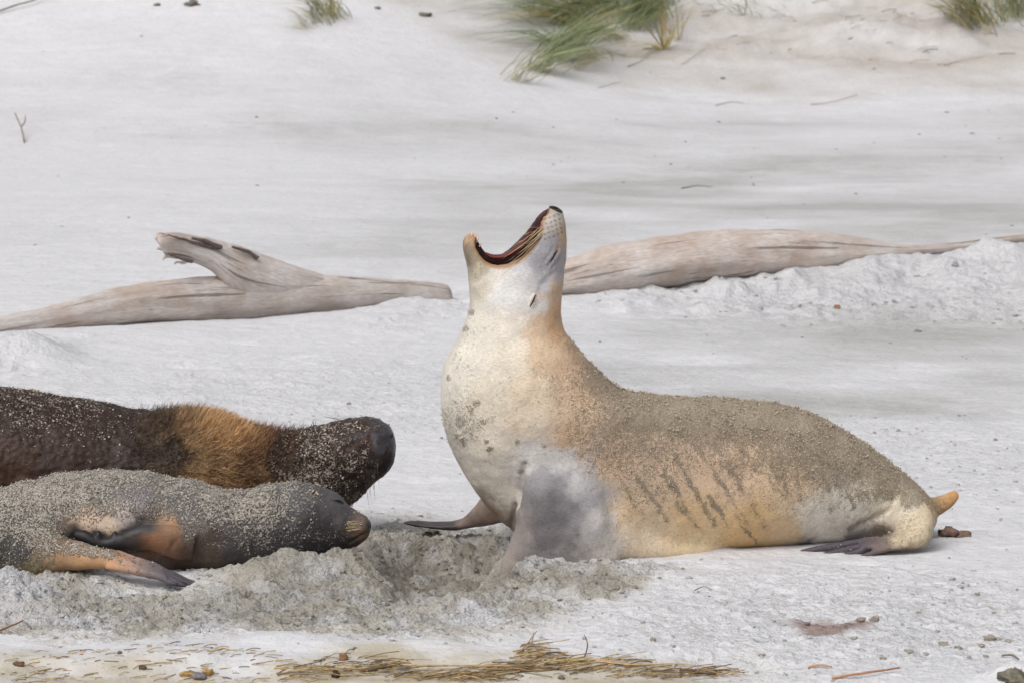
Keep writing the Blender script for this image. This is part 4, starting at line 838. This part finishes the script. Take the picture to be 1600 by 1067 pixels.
grass('tuft', [(1170, 8, 46, .25, .25, .45, -.5, 1.0, GR)], 'low grass tips at the top edge right of the yellow stems', 6)

# ------------------------------------------------------------------ litter
M_STRAW = tinted('straw', .6, 60, .25); M_TWIG = tinted('twig', .8, 90, .3); M_DEB = tinted('debris', .75, 70, .35)
def stick(name, pts, r, c, label, cat, group=None, mat=None, n=6, lift=.004, taper=(1, .6)):
    P = []
    for k, (x, y, h) in enumerate(pts):
        g = ground_at(x, y); P.append(g + np.array([0, 0, lift + h]))
    r = r * .62; rad = np.linspace(r * taper[0], r * taper[1], len(P))
    V, f = tube(P, rad, n, 6); V = V + .25 * r * np.stack([fbm(V, .03, 2, 5), fbm(V, .03, 2, 6), fbm(V, .03, 2, 7)], 1)
    base = P[0].copy(); m = place(pydata(name, V, f), base); cl_ = lin(c); cl_ = (cl_ * .7 + cl_.mean() * .3) * .8; add_col(m, 'tint', np.repeat(cl_[None] * random.uniform(.85, 1.15), len(V), 0))
    o = obj(name, m, mat or M_STRAW, None, label, cat, group); o.location = base; return o
G = 'dry stalks along the strand line'
stick('straw_stalk', [(428, 1048, 0), (520, 1051, .004), (620, 1048, .006), (700, 1046, .004)], .0045, (206, 164, 84), 'long golden straw stalk lying left along the strand line', 'straw stalk', G)
stick('straw_stalk', [(628, 1046, .008), (720, 1047, .008), (800, 1047, .006), (850, 1044, .004)], .005, (214, 168, 80), 'thick golden straw stalk in the middle of the strand line', 'straw stalk', G)
stick('straw_stalk', [(850, 1042, .01), (890, 1039, .01), (930, 1037, .006)], .0045, (218, 178, 84), 'short bright yellow straw stalk right of the strand middle', 'straw stalk', G)
stick('straw_stalk', [(520, 1058, 0), (600, 1056, 0), (680, 1048, .004)], .0025, (190, 160, 90), 'thin curved straw stalk beneath the long golden one', 'straw stalk', G)
stick('straw_stalk', [(808, 1025, .002), (822, 1016, .012), (838, 1004, .03)], .0045, (196, 146, 86), 'straw stalk propped upright in the sand at the strand peak', 'straw stalk', G)
stick('straw_stalk', [(814, 1023, .002), (830, 1014, .012), (834, 1005, .03)], .0035, (176, 120, 70), 'thin reddish stalk leaning beside the propped straw', 'straw stalk', G)
stick('straw_stalk', [(930, 1038, .004), (990, 1045, .004), (1060, 1043, .004), (1118, 1046, 0)], .0045, (200, 160, 88), 'long pale straw stalk at the right end of the strand line', 'straw stalk', G)
stick('straw_stalk', [(912, 1034, .004), (918, 1022, .02), (913, 1012, .035)], .004, (130, 92, 62), 'short dark stalk sticking up by the strand right of centre', 'straw stalk', G)
stick('straw_stalk', [(922, 1033, .004), (950, 1036, .004), (980, 1040, .004)], .0035, (200, 150, 90), 'bent orange stalk lying below the dark upright stalk', 'straw stalk', G)
stick('driftwood_stick', [(1300, 1065, .003), (1350, 1058, .008), (1405, 1051, .01)], .0075, (184, 122, 68), 'orange brown stick slanting up at the bottom right edge', 'stick', mat=M_TWIG)
stick('driftwood_stick', [(1262, 1046, .003), (1280, 1045, .006), (1300, 1046, .003)], .0065, (190, 140, 90), 'small tan stick above the slanting orange stick', 'stick', mat=M_TWIG)
stick('driftwood_stick', [(1062, 1054, .004), (1090, 1054, .006), (1118, 1057, .004)], .010, (104, 76, 46), 'thick dark stick at the right end of the straw', 'stick', mat=M_TWIG)
stick('driftwood_stick', [(565, 1052, .004), (600, 1049, .006), (640, 1045, .004)], .013, (112, 92, 62), 'dark weathered stick under the straw left of centre', 'stick', mat=M_TWIG)
stick('driftwood_stick', [(-10, 992, .004), (14, 988, .01), (36, 982, .012)], .006, (176, 116, 66), 'reddish twig at the left edge of the foreground', 'stick', mat=M_TWIG)
stick('driftwood_stick', [(1565, 1028, .003), (1580, 1030, .004), (1592, 1033, .002)], .006, (120, 108, 94), 'short grey stick near the right edge of the foreground', 'stick', mat=M_TWIG)
stick('driftwood_stick', [(1085, 925, .002), (1100, 922, .003), (1112, 924, .002)], .003, (150, 140, 124), 'tiny grey twig below the pale belly', 'stick', mat=M_TWIG)
tw = stick('forked_twig', [(38, 224, 0), (36, 220, .05), (33, 214, .10), (24, 206, .19)], .016, (130, 112, 90), 'small forked twig standing in white sand at far left', 'twig', mat=M_TWIG)
g0 = ground_at(38, 224); q0 = ground_at(33, 214) + np.array([0, 0, .104])
Vt, ft = tube([q0, q0 + np.array([.04, 0, .05]), q0 + np.array([.05, 0, .13])], [.008, .007, .003], 6, 4)
mt_ = pydata('twig_fork', Vt - g0 - np.array([0, 0, .004]), ft); add_col(mt_, 'tint', np.repeat(lin((130, 112, 90))[None] * .8, len(Vt), 0)); obj('fork', mt_, M_TWIG, tw)
stick('dune_root', [(-20, 30, .02), (20, 18, .05), (50, 10, .06), (80, 0, .06)], .022, (120, 100, 78), 'dark root crossing the top left corner', 'root', mat=M_TWIG)
stick('dead_stem', [(980, 108, .01), (1003, 100, .02), (1030, 82, .02)], .008, (140, 140, 96), 'bent green stem lying on the dune below the yellow tuft', 'stem', mat=M_TWIG)
stick('dead_stem', [(935, 140, .01), (955, 136, .02), (970, 131, .01)], .006, (130, 122, 110), 'thin grey stem on pale sand under the grass', 'stem', mat=M_TWIG)
stick('dead_stem', [(1475, 104, .01), (1500, 99, .02), (1540, 94, .02)], .009, (166, 140, 108), 'tan stem lying on the right dune slope', 'stem', mat=M_TWIG)
stick('dead_stem', [(1266, 166, .01), (1300, 163, .02), (1340, 152, .02)], .009, (150, 124, 100), 'brown stem at the foot of the right dune slope', 'stem', mat=M_TWIG)
stick('dead_stem', [(1118, 168, .01), (1140, 163, .02), (1162, 164, .01)], .008, (150, 130, 112), 'short stem at the dune foot left of the brown one', 'stem', mat=M_TWIG)
stick('dead_stem', [(1064, 104, .01), (1085, 92, .02), (1102, 78, .01)], .007, (150, 140, 126), 'slanting pale stem on the dune under the hanging grass tips', 'stem', mat=M_TWIG)
stick('dead_stem', [(1065, 296, .003), (1090, 293, .01), (1112, 294, .004)], .010, (130, 128, 122), 'short grey stem on flat sand above the right log', 'stem', mat=M_TWIG)

def lump(name, px_, row_, sx, sy, sz, c, label, cat, group=None, seed=0, rough=.35, sink=.35):
    if name == 'sand_clod': sx, sy, sz, c = sx * .62, sy * .62, sz * .62, tuple(min(255, v * 1.2) for v in c)
    g = ground_at(px_, row_); V, f = ellipsoid(np.zeros(3), [np.array([sx, 0, 0]), np.array([0, sy, 0]), np.array([0, 0, sz])], 16, 10)
    S_ = max(sx, sz); n = V / np.array([sx, sy, sz]); V = V * (1 + rough * fbm(n + seed * 3.1, .9, 4, seed, .65)[:, None]); V[:, 2] += sz * (1 - sink * 2)
    m = pydata(name, V, f); cl_ = lin(c); cl_ = (cl_ * .75 + cl_.mean() * .25) * .85; cc = cl_[None] * (1 + .35 * fbm(n + seed, .5, 3, seed + 9))[:, None]; add_col(m, 'tint', np.clip(cc, .01, .8))
    o = obj(name, m, M_DEB, None, label, cat, group); o.location = g; return o
lump('kelp_scrap', 1483, 838, .035, .03, .022, (120, 92, 78), 'crumpled brown scrap just behind the pale sea lion\'s tail', 'debris', seed=3, rough=.7)
lump('kelp_scrap', 1506, 838, .030, .022, .014, (126, 98, 84), 'low brown scrap at the right of the crumpled one', 'debris', seed=4, rough=.7)
lump('sand_clod', 1308, 483, .028, .028, .028, (134, 84, 58), 'reddish brown lump on the broken sand below the right log', 'lump', seed=5, rough=.5)
lump('sand_clod', 545, 632, .016, .014, .012, (120, 112, 100), 'small dark lump on white sand above the bull\'s nose', 'lump', seed=6, rough=.6)
lump('sand_clod', 50, 611, .03, .02, .012, (110, 102, 92), 'dark crumb of debris just above the bull\'s back', 'lump', seed=7, rough=.6)
lump('sand_clod', 1367, 972, .022, .02, .024, (134, 126, 114), 'upright grey clod at the end of the reddish stain', 'lump', seed=8, rough=.6)
lump('sand_clod', 1345, 973, .024, .016, .012, (124, 114, 104), 'flat dark clod left of the upright grey clod', 'lump', seed=9, rough=.6)
CL = [(1545, 1003, .020, 'largest clod of the grey cluster near the right edge'), (1557, 999, .014, 'clod behind the largest one in the right edge cluster'), (1575, 1003, .014, 'rightmost clod of the grey cluster near the right edge'), (1534, 1009, .012, 'leftmost small clod of the grey cluster near the right edge'),
    (1190, 1024, .013, 'lone grey clod on pale sand right of the straw end'), (1380, 1030, .013, 'grey clod above the slanting orange stick'), (1420, 1020, .016, 'grey clod up and right of the slanting orange stick'), (1475, 1008, .018, 'flat clod left of the right edge cluster'), (1497, 1012, .012, 'small clod between the flat clod and the cluster'), (1515, 1028, .008, 'tiny clod below the right edge cluster, left of two'), (1540, 1026, .009, 'tiny clod below the right edge cluster, right of two'), (1553, 958, .009, 'tiny clod above the right edge cluster'), (1526, 930, .012, 'dark clod on pale sand farthest above the right edge cluster'), (1435, 958, .011, 'clod right of the upright grey clod'), (1335, 1000, .011, 'clod just below the reddish stain'), (1020, 1000, .012, 'lone clod on white sand below the pale belly')]
for k, (x, y, s_, lb) in enumerate(CL):
    lump('sand_clod', x, y, s_ * 1.3, s_, s_ * .7, (128, 120, 108), lb, 'clod', 'loose clods on the pale sand', 40 + k, .6)
lump('mossy_clump', 1590, 1066, .040, .03, .024, (112, 106, 88), 'dark mossy clump in the bottom right corner', 'clump', seed=60, rough=1.0)
lump('kelp_scrap', 297, 1056, .022, .016, .010, (168, 128, 50), 'yellow brown kelp scrap at the bottom left', 'debris', seed=61, rough=.6)
lump('kelp_scrap', 324, 1053, .018, .014, .012, (176, 132, 40), 'rounder amber kelp scrap at the bottom left', 'debris', seed=62, rough=.5)
lump('pebble', 310, 1060, .026, .02, .012, (120, 118, 122), 'flat grey pebble between the two kelp scraps', 'pebble', seed=63, rough=.3)
lump('wood_chip', 30, 1041, .017, .01, .008, (118, 76, 56), 'dark red wood chip at the far bottom left', 'wood chip', seed=64, rough=.4)
lump('wood_chip', 223, 1046, .011, .01, .008, (96, 76, 56), 'dark brown wood chip left of the kelp scraps', 'wood chip', seed=65, rough=.4)
lump('wood_chip', 524, 1057, .012, .012, .016, (64, 46, 34), 'blackish wood chip under the straw', 'wood chip', seed=66, rough=.4)
lump('wood_chip', 536, 1031, .014, .012, .012, (136, 92, 50), 'brown wood chip on the sand edge above the straw', 'wood chip', seed=67, rough=.6)
lump('pebble', 187, 1022, .008, .008, .006, (90, 88, 92), 'tiny dark pebble at lower left', 'pebble', seed=68, rough=.2)
lump('pebble', 877, 1062, .010, .008, .007, (110, 96, 80), 'tiny brown pebble at the bottom edge', 'pebble', seed=69, rough=.2)
lump('kelp_scrap', 815, 1048, .09, .025, .007, (120, 92, 56), 'long brown kelp scrap under the straw right of middle', 'debris', seed=70, rough=.7)
for x, y, s, lb in ((300, 9, .10, 'dark dune debris at the top edge upper left'), (246, 11, .05, 'small dark speck of debris near the top edge'), (664, 28, .08, 'dark debris on the dune left of the green tufts'), (590, 16, .04, 'tiny brown debris near the sparse grass tuft')):
    lump('dune_debris', x, y, s, s * .5, s * .5, (112, 104, 96), lb, 'debris', seed=int(x), rough=.6)

# countless straw bits and dune litter
def litter(name, pts, lens, rad, cols, label, cat, lay=None):
    parts, cc = [], []
    for (x, y, z), L, c in zip(pts, lens, cols):
        a = random.gauss(0, .45) if lay is None else random.uniform(-1.6, 1.6); d = np.array([math.cos(a), math.sin(a) * .8, random.uniform(-.05, .22)]) * L
        p = np.array([x, y, z + .002]); m = p + d * .5 + np.array([0, 0, L * random.uniform(0, .12)]); e = p + d; e[2] = max(e[2], z)
        v, f = tube([p, m, e], [rad * random.uniform(.5, 1.3)] * 3, 4, 2); parts.append((v, f)); cc.append(np.repeat(lin(c)[None], len(v), 0))
    V, Fc = join(parts); m = pydata(name, V, Fc); add_col(m, 'tint', np.concatenate(cc)); obj(name, m, M_STRAW, None, label, cat, kind='stuff')
SC = [(168, 142, 96), (146, 118, 82), (124, 102, 76), (180, 160, 116), (96, 80, 62), (140, 126, 102)]
P_, L_, C2 = [], [], []
lx = []
for k in range(800):
    u = random.random(); x = random.uniform(430, 1130) if u < .62 else (random.gauss(830, 60) if u < .78 else random.uniform(0, 420))
    y = (1046 + random.gauss(0, 3.5) + 3 * math.sin(x * .02) + (-26 * math.exp(-((x - 822) / 30) ** 2) * random.random())) if u < .78 else random.uniform(1028, 1066)
    lx.append((x, y))
gp = np.array([on0(x, y - 7) for x, y in lx]); gz_ = height(gp[:, 0], gp[:, 1])
litter('straw_litter', [(a[0], a[1], z) for a, z in zip(gp, gz_)], [random.uniform(.012, .11) * (1 if q[0] > 430 else .5) for q in lx], .0013, [random.choice(SC) for _ in lx], 'fine golden straw litter strewn along the bottom strand line', 'straw litter')
lx = [(random.gauss(1270, 150), 0) for _ in range(190)]
X = np.array([(x - 800) / F * 46 for x, _ in lx]); Yd = rng.uniform(33.0, 37.0, len(X)); Zd = height(X, Yd)
litter('dune_litter', list(zip(X, Yd, Zd)), [random.uniform(.04, .3) for _ in lx], .0045, [random.choice([(150, 128, 108), (128, 112, 98), (170, 150, 130), (110, 98, 88)]) for _ in lx], 'fine dead stems and bits littering the right dune slope', 'dune litter', .5)
